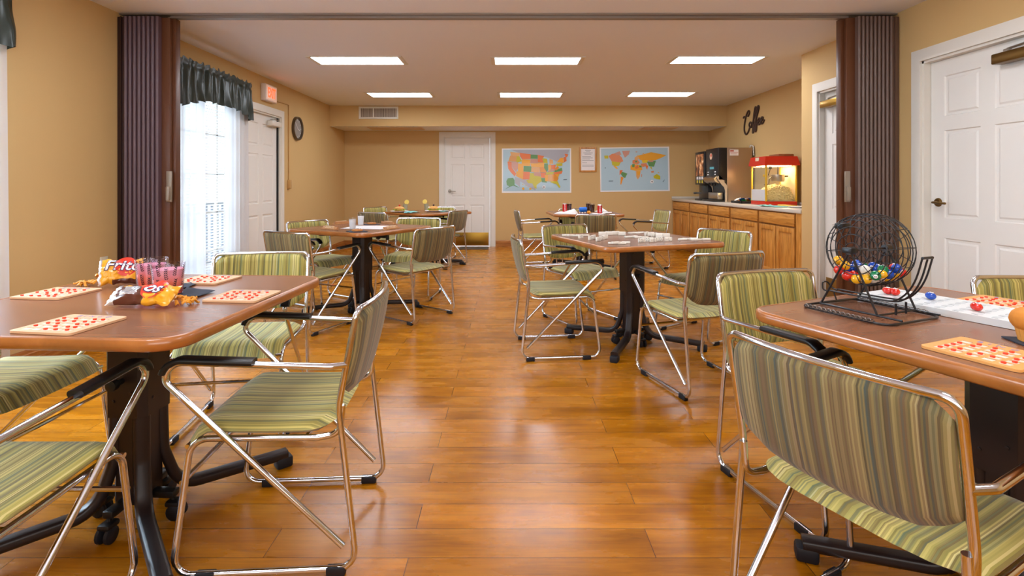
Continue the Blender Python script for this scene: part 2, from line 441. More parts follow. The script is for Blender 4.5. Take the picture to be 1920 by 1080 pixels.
def lever_parts(par, x, z, m, dirx=1):
    bm = nb(); lathe(bm, [(0, -.014), (.026, -.014), (.032, -.006), (.032, 0), (0, 0)], 16, basis((x, -.0, z), (1, 0, 0), (0, 0, 1), (0, 1, 0)))
    ro = obj('rosette', bm, m, par)
    bm = nb(); tube(bm, fillet([(x, -.01, z), (x, -.05, z), (x+dirx*.03, -.055, z), (x+dirx*.115, -.05, z-.004)], .015), .0085, 8)
    obj('lever', bm, m, ro)
def closer_parts(par, x0, x1, z, m):
    bm = nb(); box(bm, (x0, -.075, z), (x1, -.005, z+.065), .008); c = obj('closer', bm, m, par)
    bm = nb(); xm = x0+.07; box(bm, (xm-.015, -.05, z+.06), (xm+.015, -.02, z+.085), .003)
    tube(bm, [(xm, -.035, z+.085), (x1-.05, -.06, z+.09)], .007, 6); obj('closer_arm', bm, NICKEL, c)
def door(name, M, w, h, lever=None, lm=BRASS, closer=None, cm=BRONZE, kick=False, leaf_y=.045, hinge_x=None):
    root = bpy.data.objects.new(name, None); COL.objects.link(root); root.matrix_world = M; root['kind'] = 'structure'
    obj('door_casing', casing_bm(w, h), WHITE, root)
    lf = obj('door_leaf', leaf_bm(w-.044, h-.028), DOORW, root, (.022, leaf_y, .008), sharp=20)
    if lever: lever_parts(lf, lever[0], lever[1], lm, lever[2])
    if closer: closer_parts(lf, closer[0], closer[1], closer[2], cm)
    if kick:
        bm = nb(); box(bm, (.02, -.003, .01), (w-.064, .001, .25), .0005); obj('kick_plate', bm, BRASS, lf)
    if hinge_x is not None:
        for z in (.25, 1.03, 1.82):
            bm = nb(); lathe(bm, [(0, 0), (.007, 0), (.007, .09), (0, .09)], 8, Matrix.Translation((hinge_x, leaf_y-.004, z))); obj('hinge', bm, lm, root)
    return root
# right wall doors face -x : local x runs towards -y (towards the camera) so that x=0 is the far jamb
MR = lambda y: basis((XR, y, 0), (0, -1, 0), (0, 0, 1), (1, 0, 0)) @ Matrix(((1,0,0,0),(0,0,1,0),(0,1,0,0),(0,0,0,1)))
MR = lambda y: Matrix(((0, 1, 0, XR), (-1, 0, 0, y), (0, 0, 1, 0), (0, 0, 0, 1)))
door('door_1', MR(D1[1]), D1[1]-D1[0], 2.06, lever=(.065, 1.02, 1), closer=(.55, .87, 1.895), lm=BRONZE, leaf_y=.05)
door('door_2', MR(D2[1]), D2[1]-D2[0], 2.06, closer=(.03, .40, 1.885), cm=BRASS, kick=True, leaf_y=.05)
MBk = Matrix(((1, 0, 0, D3[0]), (0, 1, 0, YB), (0, 0, 1, 0), (0, 0, 0, 1)))
door('door_3', MBk, D3[1]-D3[0], 2.035, lever=(.085, 1.02, 1), lm=NICKEL, kick=True, leaf_y=.03)
ML = lambda y: Matrix(((0, -1, 0, XL), (1, 0, 0, y), (0, 0, 1, 0), (0, 0, 0, 1)))
d4 = door('door_4', ML(D4[0]), D4[1]-D4[0], 2.05, closer=(.62, .9, 1.9), cm=WHITE, leaf_y=.04)
bm = nb(); box(bm, (.925, .02, .01), (.944, .05, 2.03)); obj('weatherstrip', bm, BLACKP, d4)
# door mat
bm = nb(); prism(bm, rrect(.52, .36, .03), 0, .012)
tag(obj('door_mat', bm, mat('mat_grey', (96, 84, 70), .95, bump=.6, bscale=500), None, (-.62, 9.42, 0)), 'flat grey-brown door mat lying before the far white door', 'mat')

# ------------------------------------------------------------------ windows, blinds, curtains
def window(name, W):
    y0, y1, z0, z1 = W; root = bpy.data.objects.new(name, None); COL.objects.link(root); root['kind'] = 'structure'; root.location = (XL-.08, 0, 0)
    bm = nb(); f = .06
    box(bm, (-.04, y0, z0), (.03, y0+f, z1), .003); box(bm, (-.04, y1-f, z0), (.03, y1, z1), .003); box(bm, (-.04, y0, z0), (.03, y1, z0+f), .003); box(bm, (-.04, y0, z1-f), (.03, y1, z1), .003)
    ym = (y0+y1)/2; box(bm, (-.035, ym-.03, z0), (.025, ym+.03, z1), .003)
    obj('window_frame', bm, WHITE, root)
    bm = nb()
    for k in range(1, 5):
        z = z0+(z1-z0)*k/5; box(bm, (-.012, y0+f, z-.012), (.012, y1-f, z+.012))
    for yy in ((y0+ym)/2, (y1+ym)/2): box(bm, (-.012, yy-.012, z0+f), (.012, yy+.012, z1-f))
    obj('window_muntins', bm, WHITE, root)
    bm = nb(); box(bm, (-.004, y0+f*.5, z0+f*.5), (.0, y1-f*.5, z1-f*.5)); obj('window_pane', bm, PANE, root)
window('window_1', W1); window('window_2', W2)
SLAT = mk_sheer('blind_slat', (244, 244, 246), .0)
def blind(W, label, step=.03):
    y0, y1, z0, z1 = W; t = thing('window_blind', label, 'blind', (XL-.03, 0, 0))
    bm = nb(); z = z0+.05
    while z < z1-.06:
        M = Matrix.Translation((0, 0, z)) @ Matrix.Rotation(R(28), 4, 'Y'); box(bm, (-.013, y0+.03, -.0006), (.013, y1-.03, .0006), M=M); z += step
    obj('slats', bm, SLAT, t)
    bm = nb(); box(bm, (-.02, y0+.02, z1-.05), (.02, y1-.02, z1-.005), .003); obj('headrail', bm, WHITE, t)
    bm = nb(); tube(bm, [(.02, y0+.12, z1-.05), (.022, y0+.12, z0+.7)], .0035, 6); obj('wand', bm, WHITE, t)
blind(W1, 'white slatted blind seen between the sheer curtains beyond the left partition')
blind(W2, 'white slatted blind in the window nearest the camera on left')
def cloth_panel(name, label, y0, y1, z0, z1, x, folds, amp, m, group, seed=0, cat='curtain'):
    bm = nb()
    def fn(u, v):
        y = y0+(y1-y0)*u; z = z0+(z1-z0)*v
        ph = 2*pi*folds*u+seed
        w = amp*(.75+.25*sin(3*u*7+seed))*(1-.35*v)
        return (x+w*sin(ph)+.3*w*sin(2.3*ph+1), y+.25*w*cos(ph)+(.03*(1-v)*(u-.5)), z)
    gridmesh(bm, fn, int(folds*10), 16)
    return tag(obj(name, bm, m, sharp=180, flip=False), label, cat, group)
cloth_panel('sheer_curtain', 'sheer white curtain panel hanging right beside the left folding partition', 4.66, 5.16, .02, 2.1, XL+.05, 5, .024, SHEER, 'sheer curtains', 0)
cloth_panel('sheer_curtain', 'sheer white curtain panel hanging next to the white exit door', 5.50, 5.99, .02, 2.1, XL+.05, 5, .024, SHEER, 'sheer curtains', 2)
cloth_panel('sheer_curtain', 'sheer white curtain sliver at the left edge of the photo', 2.62, 3.08, .05, 2.15, XL+.07, 5, .028, SHEER, 'sheer curtains', 1)
def valance(label, y0, y1, ztop, zb0, zb1, zmid):
    bm = nb(); n = 130
    def fn(u, v):
        y = y0+(y1-y0)*u
        zb = zb0+(zb1-zb0)*u+(zmid-(zb0+zb1)/2)*max(0, sin(pi*min(1, max(0, (u-.06)/.88))))**.6 + .012*sin(u*60)
        zt = ztop+.018*noise.noise((u*26, 3.1, 0))+.012*sin(u*95)
        z = zb+(zt-zb)*v
        rod = .86
        e = min(1, min(u, 1-u)/.03)
        a = .03*(1-.35*v) if v < rod-.06 else .012
        a *= .5+.7*abs(noise.noise((u*9, v*.6, 5)))*1.3
        w = a*sin(u*2*pi*12+2.2*noise.noise((u*7, v*1.5, 2)))
        x = XL+.012+e*(.105+.014*(1-v))+w
        if abs(v-rod) < .03: x -= .012*e
        return (x, y+.006*sin(u*130), z)
    gridmesh(bm, fn, n, 16)
    return tag(obj('valance', bm, GREENS, sharp=180, flip=False), label, 'valance', 'dark green valances')
valance('dark green gathered valance above the sheer curtains beside the exit door', 4.60, 6.02, 2.31, 1.86, 1.88, 1.965)
valance('dark green valance corner at the upper left edge of photo', 1.60, 3.14, 2.36, 1.93, 1.96, 2.03)

# outside
bm = nb(); box(bm, (-14, -4, -.25), (XL-.3, 16, -.2)); struct('ground_outside', bm, mat('outside_paving', (200, 200, 205), .9))
t = thing('patio_railing', 'pale patio railing faintly seen through the curtain gap', 'railing', (-4.6, 0, -.2))
bm = nb(); box(bm, (-.03, 3.5, 1.02), (.03, 9.5, 1.08)); box(bm, (-.02, 3.5, .12), (.02, 9.5, .17)); obj('rail', bm, mat('rail_paint', (150, 160, 175), .6), t)
for k in range(40):
    bm = nb(); y = 3.6+.15*k; box(bm, (-.014, y, .14), (.014, y+.028, 1.04)); obj('baluster', bm, MATS['rail_paint'], t)

# ------------------------------------------------------------------ folding partitions and track
bm = nb(); box(bm, (-2.66, 4.115, H-.03), (2.68, 4.165, H+.0)); box(bm, (XL, 4.08, H-.012), (XR, 4.2, H)); struct('trim_1', bm, mat('track_metal', (150, 140, 132), .4, .6))
def partition(side, label):
    s = side; m = BROWNP if s < 0 else BROWNR
    t = thing('folding_partition', label, 'folding partition', (0, 0, 0), 0, 'folding partitions'); t['kind'] = 'thing'
    top = H-.035
    xa, xb = s*2.985, s*2.705            # wall side and lead side of the pleats
    n = 8 if s < 0 else 9; bm = nb(); pts = []
    for k in range(n):
        x0 = xa+(xb-xa)*k/n; dx = (xb-xa)/n
        for q, y in ((.04, 4.07), (.16, 4.047), (.5, 4.04), (.84, 4.047), (.96, 4.07), (1.0, 4.12)): pts.append((x0+dx*q, y))
    back = [(x, 8.28-y) for x, y in reversed(pts)]
    prism(bm, pts+back, .012, top)
    obj('pleated_panel', bm, m, t)
    bm = nb(); box(bm, (min(s*2.985, s*3.038), 4.06, .01), (max(s*2.985, s*3.038), 4.22, top), .004)
    box(bm, (min(s*3.0, s*3.01), 4.05, .01), (max(s*3.0, s*3.01), 4.07, top)); obj('wall_jamb', bm, mat('jamb_dark', (46, 26, 26), .45) if s < 0 else m, t)
    bm = nb(); a, b = sorted((s*2.64, s*2.72)); box(bm, (a, 4.08, .012), (b, 4.2, top), .006)
    a, b = sorted((s*2.615, s*2.643)); box(bm, (a, 4.11, .012), (b, 4.17, top), .003); lp = obj('lead_post', bm, POSTM, t)
    bm = nb(); a, b = sorted((s*2.628, s*2.655)); box(bm, (a-.006, 4.064, 1.02), (b+.006, 4.082, 1.26), .003)
    box(bm, (a, 4.045, 1.03), (b, 4.068, 1.14), .006); obj('pull_handle', bm, mat('handle_grey', (150, 138, 124), .4, .5), lp)
    bm = nb(); a, b = sorted((s*2.66, s*2.68)); box(bm, (a, 4.12, top-.002), (b, 4.16, H-.018)); obj('trolley', bm, NICKEL, t)
partition(-1, 'dark maroon accordion partition folded against the left wall beside the curtains')
partition(1, 'dark brown accordion partition folded against the right wall beside white door')

# ------------------------------------------------------------------ ceiling lights
def ceiling_light(x, y, w, d, label, group='ceiling light fixtures'):
    t = thing('ceiling_light', label, 'light', (x, y, H), 0, group)
    bm = nb(); f = .045
    box(bm, (-w/2-f, -d/2-f*.5, -.008), (-w/2, d/2+f*.5, .0)); box(bm, (w/2, -d/2-f*.5, -.008), (w/2+f, d/2+f*.5, 0))
    box(bm, (-w/2, -d/2-f*.5, -.008), (w/2, -d/2, 0)); box(bm, (-w/2, d/2, -.008), (w/2, d/2+f*.5, 0)); obj('light_frame', bm, WHITE, t)
    bm = nb(); box(bm, (-w/2, -d/2, -.006), (w/2, d/2, -.001)); obj('diffuser', bm, LITEM, t)
def clx(px, py): return P(px, py, H)
for (px0, px1, ya, yb, nm) in ((582, 745, 106, 119.5, 'left light of the row nearer the camera'), (928, 1089, 107, 119.5, 'middle light of the row nearer the camera'), (1273, 1434, 105.5, 118, 'right light of the row nearer the camera'),
                               (688, 804, 173.5, 181, 'left light of the row nearer the soffit'), (938, 1054, 173.5, 181.5, 'middle light of the row nearer the soffit'), (1187, 1303, 172.5, 180, 'right light of the row nearer the soffit')):
    a = P(px0, ya, H); b = P(px1, ya, H); c = P(px0, yb, H)
    ceiling_light((a.x+b.x)/2, (a.y+c.y)/2, b.x-a.x, c.y-a.y, 'lit recessed ceiling fixture, '+nm)
for x in (-1.55, 1.55):  # out-of-view fixtures added to brighten the near tables and chairs
    for y in (.9, 2.9):
        t = thing('ceiling_lamp_added', 'unseen ceiling fixture added to light the near tables', 'light', (x, y, H), 0, 'added ceiling lights over the near tables')
        bm = nb(); box(bm, (-.46, -.17, -.012), (.46, .17, 0), .003); obj('light_frame', bm, WHITE, t)
        bm = nb(); box(bm, (-.43, -.14, -.014), (.43, .14, -.0125)); obj('diffuser', bm, LITE2, t)

# ------------------------------------------------------------------ chairs
def make_chair():
    t = thing('dining_chair', '', 'chair', (0, 0, 0), 0, 'chrome sled-base armchairs with striped seats')
    W = .24; r = .0095
    top = [(W*(1-2*k/8), -.276-.03*(1-(1-2*k/8)**2), .785) for k in range(9)]
    half = [(.232, -.232, .50), (.232, -.225, .415), (.232, -.16, .405), (.232, .205, .412), (.24, .255, .018), (.24, -.275, .018), (.24, -.222, .50)]
    path = half + top + [(-x, y, z) for x, y, z in reversed(half)]
    rads = [0, .05, .06, .055, .05, .05, .2] + [.05]+[0]*7+[.05] + [.2, .05, .05, .055, .06, .05, 0]
    bm = nb(); tube(bm, fillet(path, rads, 6), r, 10); fr = obj('frame', bm, CHROME, t, sharp=60)
    for zz, yy in ((.39, .214), (.285, .23)):
        bm = nb(); tube(bm, [(-.236, yy, zz), (.236, yy, zz)], .0075, 8); obj('crossbar', bm, CHROME, t)
    bm = nb(); tube(bm, [(-.232, -.12, .398), (.232, -.12, .398)], .0075, 8); obj('crossbar', bm, CHROME, t)
    for s in (-1, 1):
        ap = [(s*W, -.247, .622), (s*.263, -.205, .625), (s*.263, .235, .648), (s*.262, .27, .60), (s*.241, -.235, .085)]
        pp = fillet(ap, [0, .03, .05, .03, 0], 6)
        bm = nb(); tube(bm, pp, r, 10); a = obj('arm', bm, CHROME, t, sharp=60)
        # pad: follows the arm from its middle over the front bend
        full = fillet(ap, [0, .03, .05, .03, 0], 10); seg = []
        for p, q in zip(full, full[1:]):
            k = max(1, int((q-p).length/.012))
            for j in range(k): seg.append(p.lerp(q, j/k))
        seg = [p for p in seg if p.y > .0 and p.z > .605]
        seg = [p+Vector((0, .004 if p.z < .635 else 0, .008)) for p in seg]
        bm = nb(); sweep(bm, seg, rrect(.042, .018, .008, 3)); obj('arm_pad', bm, BLACKP, a, sharp=60)
        for y in (.16, -.215):
            bm = nb(); box(bm, (s*.24-.012, y-.028, 0), (s*.24+.012, y+.028, .026), .004); obj('foot_pad', bm, RUBBER, t)
    # seat cushion
    bm = nb(); rings = []
    xs = [-.234, -.231, -.222, -.2, -.16, -.1, -.035, .035, .1, .16, .2, .222, .231, .234]
    for x in xs:
        e = abs(x)/.234; th = .026*(1-max(0, (e-.86)/.14)**2*.92)
        yr = -.205+.055*e**5+.016*max(0, (e-.9)/.1)**2; yf = .238-.03*e**8
        up, dn = [], []
        N_ = 14
        for k in range(N_+1):
            v = k/N_; y = yr+(yf-yr)*v
            zc = .428-.008*sin(pi*v)*(1-e*e*.5)+.012*v-.055*max(0, (v-.8)/.2)**2.2
            ed = sqrt(max(0, 1-(1-min(v, 1-v)/.06)**2)) if min(v, 1-v) < .06 else 1
            up.append((x, y, zc+th*.62*ed)); dn.append((x, y, zc-th*.62*ed))
        rings.append(up+dn[::-1])
    loft(bm, rings); obj('seat', bm, FAB, t, sharp=75)
    # backrest
    bm = nb(); rings = []
    for x in xs:
        x *= .99; e = abs(x)/.2317; th = .017*(1-max(0, (e-.86)/.14)**2*.9)
        z0 = .498+.012*e**2+.05*max(0, e-.55)**2/.2; z1 = .790-.05*max(0, e-.72)**2/.0784
        up, dn = [], []; N_ = 12
        for k in range(N_+1):
            v = k/N_; z = z0+(z1-z0)*v
            yb = -.222-.054*(z-.5)/.285-.03*(1-e*e)*(.55+.45*v)-.008*sin(pi*v)
            ed = sqrt(max(0, 1-(1-min(v, 1-v)/.07)**2)) if min(v, 1-v) < .07 else 1
            up.append((x, yb+th*ed, z)); dn.append((x, yb-th*ed, z))
        rings.append(up+dn[::-1])
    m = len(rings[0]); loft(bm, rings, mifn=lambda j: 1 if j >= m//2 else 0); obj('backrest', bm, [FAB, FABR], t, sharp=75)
    return t
CHAIR = make_chair()
CH = [  # x, y, facing angle, label
 (-.741, 1.779, 3.204, 'armchair nearest the aisle at the left front table, seat turned towards that table'),
 (-1.285, 2.535, -1.43, 'armchair behind the left front table, its striped back rising above the table edge'),
 (-1.93, 1.97, 0.0, 'blue-shaded armchair between the left wall and the left front table'),
 (-1.325, 1.27, 1.5708, 'armchair cut off at the lower left corner, on near side of the front table'),
 (-1.606, 4.296, 1.13, 'armchair seen from behind at the milk glass table, between window curtain and table'),
 (-1.784, 5.109, -.57, 'armchair at far left of the milk glass table, in front of the exit door'),
 (-.998, 5.399, -1.669, 'armchair at far right of the milk glass table, facing the camera'),
 (-.84, 4.617, 2.512, 'armchair by the aisle at the milk glass table, brown back turned to the camera'),
 (.337, 3.681, .092, 'armchair by the aisle at the domino table, seen side-on facing right'),
 (.638, 4.479, -1.087, 'armchair behind the left corner of the domino table, facing the camera'),
 (1.50, 4.05, -2.57, 'armchair behind the right corner of the domino table, in front of the oak cabinets'),
 (1.106, 3.094, 1.879, 'armchair on the near side of the domino table, dark brown back towards the camera'),
 (1.165, 1.95, -1.30, 'armchair at the far end of the bingo cage table, olive striped back upright'),
 (.918, 1.245, .477, 'large armchair nearest the camera on right, broad striped back filling the corner'),
 (2.06, 1.79, -1.72, 'armchair at the right photo edge, only its back corner showing past the bingo cards'),
 (-1.663, 7.09, 1.081, 'armchair seen from behind at the sandwich table, on the left nearer the camera'),
 (-1.90, 8.20, -.59, 'armchair at the far left of the sandwich table, against the back wall corner'),
 (-1.11, 8.10, -1.67, 'armchair behind the sandwich table, just left of the far white door'),
 (-.938, 7.40, 2.677, 'armchair by the aisle at the sandwich table, brown back in front of far white door'),
 (.40, 7.386, .09, 'armchair at the left side of the cola table, seen side-on facing right'),
 (1.085, 6.60, 1.48, 'armchair with its brown back to the camera on the near side of cola table'),
 (1.909, 7.353, 3.298, 'armchair pulled out right of the cola table, facing left beside the oak cabinets'),
 (.996, 7.53, -1.5708, 'armchair hidden behind the cola table, glimpsed beneath the tabletop'),
]
for i, (x, y, a, lb) in enumerate(CH):
    if i == 0: CHAIR.location = (x, y, 0); CHAIR.rotation_euler = (0, 0, a-pi/2); CHAIR['label'] = lb
    else: dup(CHAIR, (x, y, 0), a-pi/2, lb)

# ------------------------------------------------------------------ tables
TZ = .762
def make_table(S=.94):
    t = thing('pedestal_table', '', 'table', (0, 0, 0), 0, 'square brown pedestal tables')
    bm = nb(); prism(bm, rrect(S-.024, S-.024, .075, 8), TZ-.03, TZ); obj('tabletop', bm, TOPW, t)
    # bull-nosed edge band
    bm = nb(); out = rrect(S-.024, S-.024, .075, 8)
    prof = [(0, -.034), (-.005, -.034), (-.012, -.028), (-.014, -.016), (-.012, -.004), (-.006, .0008), (0, .0008)]
    rings = []
    n = len(out)
    for i, (x, y) in enumerate(out):
        a, c = Vector(out[i-1]), Vector(out[(i+1) % n]); tg = (c-a).normalized(); nr = Vector((tg.y, -tg.x))
        rings.append([(x-nr.x*p, y-nr.y*p, TZ+q) for p, q in prof])
    V = [[bm.verts.new(p) for p in r] for r in rings]
    for i in range(n):
        for j in range(len(prof)): bm.faces.new((V[i][j], V[i][(j+1) % len(prof)], V[(i+1) % n][(j+1) % len(prof)], V[(i+1) % n][j]))
    obj('edge_band', bm, EDGEW, t, sharp=50)
    bm = nb()
    for s in (-1, 1): box(bm, (s*.2-.03, -.3, TZ-.062), (s*.2+.03, .3, TZ-.03), .004)
    box(bm, (-.26, -.05, TZ-.06), (.26, .05, TZ-.034), .004); br = obj('bracket', bm, BLACKM, t)
    bm = nb(); box(bm, (.1, -.012, TZ-.085), (.3, .012, TZ-.06), .003); lathe(bm, [(0, 0), (.014, 0), (.016, .02), (.014, .05), (0, .05)], 10, Matrix.Translation((.3, 0, TZ-.1))); obj('release_lever', bm, BLACKP, br)
    c = .022; o = lambda w: [(w-c, -w), (w, -w+c), (w, w-c), (w-c, w), (-w+c, w), (-w, w-c), (-w, -w+c), (-w+c, -w)]
    bm = nb(); prism(bm, o(.074), .375, TZ-.06)
    for a in range(4):
        M = Matrix.Rotation(a*pi/2, 4, 'Z')
        for (x, z) in ((-.03, .43), (.035, .62), (-.035, .66), (.03, .46)):
            lathe(bm, [(.006, -.003), (.005, .003), (0, .004)], 8, M @ basis((x, -.074, z), (1, 0, 0), (0, 0, 1), (0, -1, 0)))
    sl = obj('column_sleeve', bm, BLACKM, t)
    bm = nb(); lathe(bm, [(0, 0), (.009, 0), (.011, .02), (.018, .03), (.018, .05), (0, .055)], 12, basis((.0, -.074, .5), (1, 0, 0), (0, 0, 1), (0, -1, 0))); obj('clamp_knob', bm, BLACKP, sl)
    bm = nb(); prism(bm, o(.058), .075, .39); obj('column', bm, BLACKM, t)
    for k in range(4):
        a = pi/4+k*pi/2; M = Matrix.Rotation(a, 4, 'Z')
        pts = [(M @ Vector((r_, 0, z))) for r_, z in fillet2([(.066, .40), (.07, .22), (.12, .065), (.26, .06), (.50, .05)], .1)]
        bm = nb(); sweep(bm, pts, rrect(.05, .036, .012, 3), up=M @ Vector((1, 0, 0))); lg = obj('leg', bm, BLACKM, t, sharp=60)
        bm = nb(); box(bm, (-.035, -.027, 0), (.03, .027, .045), .01, M=M @ Matrix.Translation((.49, 0, 0)) ); obj('foot_glide', bm, RUBBER, lg)
        # twin wheel caster between the legs
        a2 = k*pi/2; M2 = Matrix.Rotation(a2, 4, 'Z') @ Matrix.Translation((.125, 0, 0))
        bm = nb(); box(bm, (-.09, -.018, .075), (.012, .018, .1), .006, M=M2); tube(bm, [M2 @ Vector((0, 0, .1)), M2 @ Vector((0, 0, .05))], .008, 8)
        box(bm, (-.02, -.022, .045), (.03, .022, .065), .008, M=M2); cs = obj('caster', bm, BLACKP, t)
        bm = nb()
        for sy in (-1, 1):
            lathe(bm, [(0, -.009), (.02, -.009), (.027, -.005), (.027, .005), (.02, .009), (0, .009)], 14, M2 @ Matrix.Translation((.012, sy*.015, .027)) @ Matrix.Rotation(pi/2, 4, 'X'))
        obj('caster_wheel', bm, RUBBER, cs)
    return t
def fillet2(pts, r):
    return [(p.x, p.z) for p in fillet([(a, 0, b) for a, b in pts], r, 6)]
TAB = make_table()
TABS = [(-1.289, 1.825, -.06, 'pedestal table at left front, carrying bingo cards, chip bags and pink drinks'),
        (-1.34, 4.80, -.50, 'pedestal table with two milk glasses and wooden tile racks, left of the aisle'),
        (.91, 3.845, .326, 'pedestal table covered with white dominoes, right of the aisle'),
        (1.378, 1.443, .42, 'pedestal table at right front carrying the bingo cage and white number board'),
        (-1.16, 7.52, .85, 'far pedestal table set with two sandwich plates, left of the far door'),
        (1.045, 7.28, .06, 'far pedestal table with cola glasses, red cans and white papers')]
for i, (x, y, a, lb) in enumerate(TABS):
    if i == 0: TAB.location = (x, y, 0); TAB.rotation_euler = (0, 0, a); TAB['label'] = lb
    else: dup(TAB, (x, y, 0), a, lb)

# ------------------------------------------------------------------ cabinets and counter
def cabinet(y1, y0, label):
    w = y1-y0; t = thing('base_cabinet', label, 'cabinet', (3.06, y1, 0), 0, 'oak base cabinets under the counter')
    x = lambda d: d
    bm = nb(); box(bm, (.0, -w, .1), (.655, 0, .848)); box(bm, (.06, -w, 0), (.655, 0, .1)); obj('carcass', bm, OAKD, t)
    bm = nb(); box(bm, (-.022, -w+.03, .705), (0, -.03, .835), .005); d = obj('drawer_front', bm, OAKH, t)
    dw = (w-.06-.02)/2
    for k in range(2):
        ya = -.03-k*(dw+.02); yb = ya-dw
        bm = nb(); f = .055; z0, z1 = .13, .685
        for (p, q) in (((-.02, yb, z0), (0, yb+f, z1)), ((-.02, ya-f, z0), (0, ya, z1)), ((-.02, yb+f, z0), (0, ya-f, z0+f)), ((-.02, yb+f, z1-f), (0, ya-f, z1))): box(bm, p, q, .003)
        dr = obj('cabinet_door', bm, OAK, t)
        bm = nb(); box(bm, (-.008, yb+f-.002, z0+f-.002), (0, ya-f+.002, z1-f+.002), .002); obj('door_panel', bm, OAK, dr)
CB = [9.69, 8.79, 7.97, 7.18, 6.365, 5.53]
for i, nm in enumerate(('against the back wall', 'second from the back wall', 'middle one of the row', 'below packet tray', 'nearest the camera, under the popcorn machine')):
    cabinet(CB[i], CB[i+1], 'oak base cabinet with one drawer and two doors, '+nm)
bm = nb(); box(bm, (3.06, YJ+.003, 0), (3.715, 5.53, .848)); box(bm, (3.045, YJ+.004, .1), (3.06, 5.53, .848)); tag(obj('cabinet_filler', bm, OAK), 'oak filler strip at the near end of the cabinet row', 'cabinet filler')
COUNTER = mat('counter_laminate', (206, 198, 186), .3, var=.06, vscale=60)
bm = nb(); box(bm, (3.03, YJ+.003, .85), (3.715, 9.695, .89), .006); ct = tag(obj('countertop', bm, COUNTER), 'pale laminate countertop running along the oak cabinets', 'countertop')
bm = nb(); box(bm, (3.03, 9.67, .8905), (3.715, 9.695, .93), .003); box(bm, (3.695, YJ+.003, .8905), (3.718, 9.67, .93), .003); tag(obj('backsplash', bm, COUNTER), 'low pale backsplash strip along the wall behind the counter', 'backsplash')
CZ = .89

# coffee machine (big brewer) -------------------------------------------------
BLK = mat('machine_black', (26, 25, 28), .3)
cm = thing('coffee_machine', 'large steel-sided coffee brewer with black front on the counter', 'coffee machine', (3.2, 7.88, CZ))
d_, w_, h_ = .48, .50, .82
bm = nb(); box(bm, (.10, 0, .0), (d_, w_, h_), .004); obj('housing', bm, mat('brushed_side', (176, 152, 130), .34, .85), cm)
bm = nb(); box(bm, (-.03, .0, .33), (.1, w_, h_), .006); box(bm, (.075, .02, .02), (.1, w_-.02, .4)); fp = obj('front_panel', bm, BLK, cm)
bm = nb(); box(bm, (-.032, .18, .50), (-.03, .34, .535)); obj('display', bm, mat('lcd', (70, 130, 140), .3, emit=(60, 130, 140), estr=.5), fp)
bm = nb()
for k in range(3):
    for yy in (.10, .38): box(bm, (-.034, yy, .37+.04*k), (-.03, yy+.05, .385+.04*k))
box(bm, (-.034, .235, .37), (-.03, .285, .385)); obj('button', bm, PAPER, fp)
bm = nb(); lathe(bm, [(0, 0), (.05, 0), (.05, .002), (0, .002)], 18, basis((-.031, .29, .70), (0, 1, 0), (0, 0, 1), (-1, 0, 0))); 
lathe(bm, [(0, .002), (.022, .002), (.022, .004), (0, .004)], 12, basis((-.031, .28, .715), (0, 1, 0), (0, 0, 1), (-1, 0, 0)), mi=1); obj('emblem', bm, [mat('emblem_cream', (224, 190, 160), .4), mat('emblem_red', (190, 50, 36), .4)], fp)
bm = nb(); box(bm, (.14, -.001, .70), (.27, .0, .79)); box(bm, (.145, -.002, .745), (.265, -.001, .75), mi=1); box(bm, (.145, -.002, .76), (.2, -.001, .78), mi=1); box(bm, (.15, -.002, .72), (.25, -.001, .725), mi=1)
obj('warning_sticker', bm, [PAPER, mat('sticker_red', (190, 90, 70), .5)], cm)
bm = nb(); prism(bm, [(-.09, .36), (-.03, .40), (.1, .40), (.1, .30), (-.02, .28), (-.07, .31)], .03, w_-.03, M=Matrix(((1, 0, 0, 0), (0, 0, 1, 0), (0, 1, 0, 0), (0, 0, 0, 1)))); sp = obj('spout_hood', bm, STEEL, cm)
bm = nb()
for yy in (.15, .25, .35): lathe(bm, [(.012, 0), (.016, .05), (.0, .05)], 10, Matrix.Translation((-.03, yy, .24)))
obj('nozzle', bm, BLK, sp)
sh = [(-.05, .36), (-.02, .40), (.02, .37), (.055, .30), (.1, .25), (.115, .18), (.115, 0), (.075, 0), (.075, .17), (.06, .22), (.02, .26), (-.02, .31)]
for yy in (.0, w_-.02):
    bm = nb(); prism(bm, sh, yy, yy+.02, M=Matrix(((1, 0, 0, 0), (0, 0, 1, 0), (0, 1, 0, 0), (0, 0, 0, 1)))); obj('side_bracket', bm, mat('cream_bracket', (206, 186, 158), .4), cm)
bm = nb(); box(bm, (-.1, .02, 0), (.1, w_-.02, .03), .004); box(bm, (-.02, .06, .03), (.07, w_-.06, .14), .01, mi=1); obj('drip_tray', bm, [BLK, STEEL], cm)
bm = nb(); tube(bm, fillet([(.46, .03, .82), (.46, .03, .86), (.5, .01, .84), (.5, .0, .7)], .03), .012, 8); obj('hose', bm, NICKEL, cm)
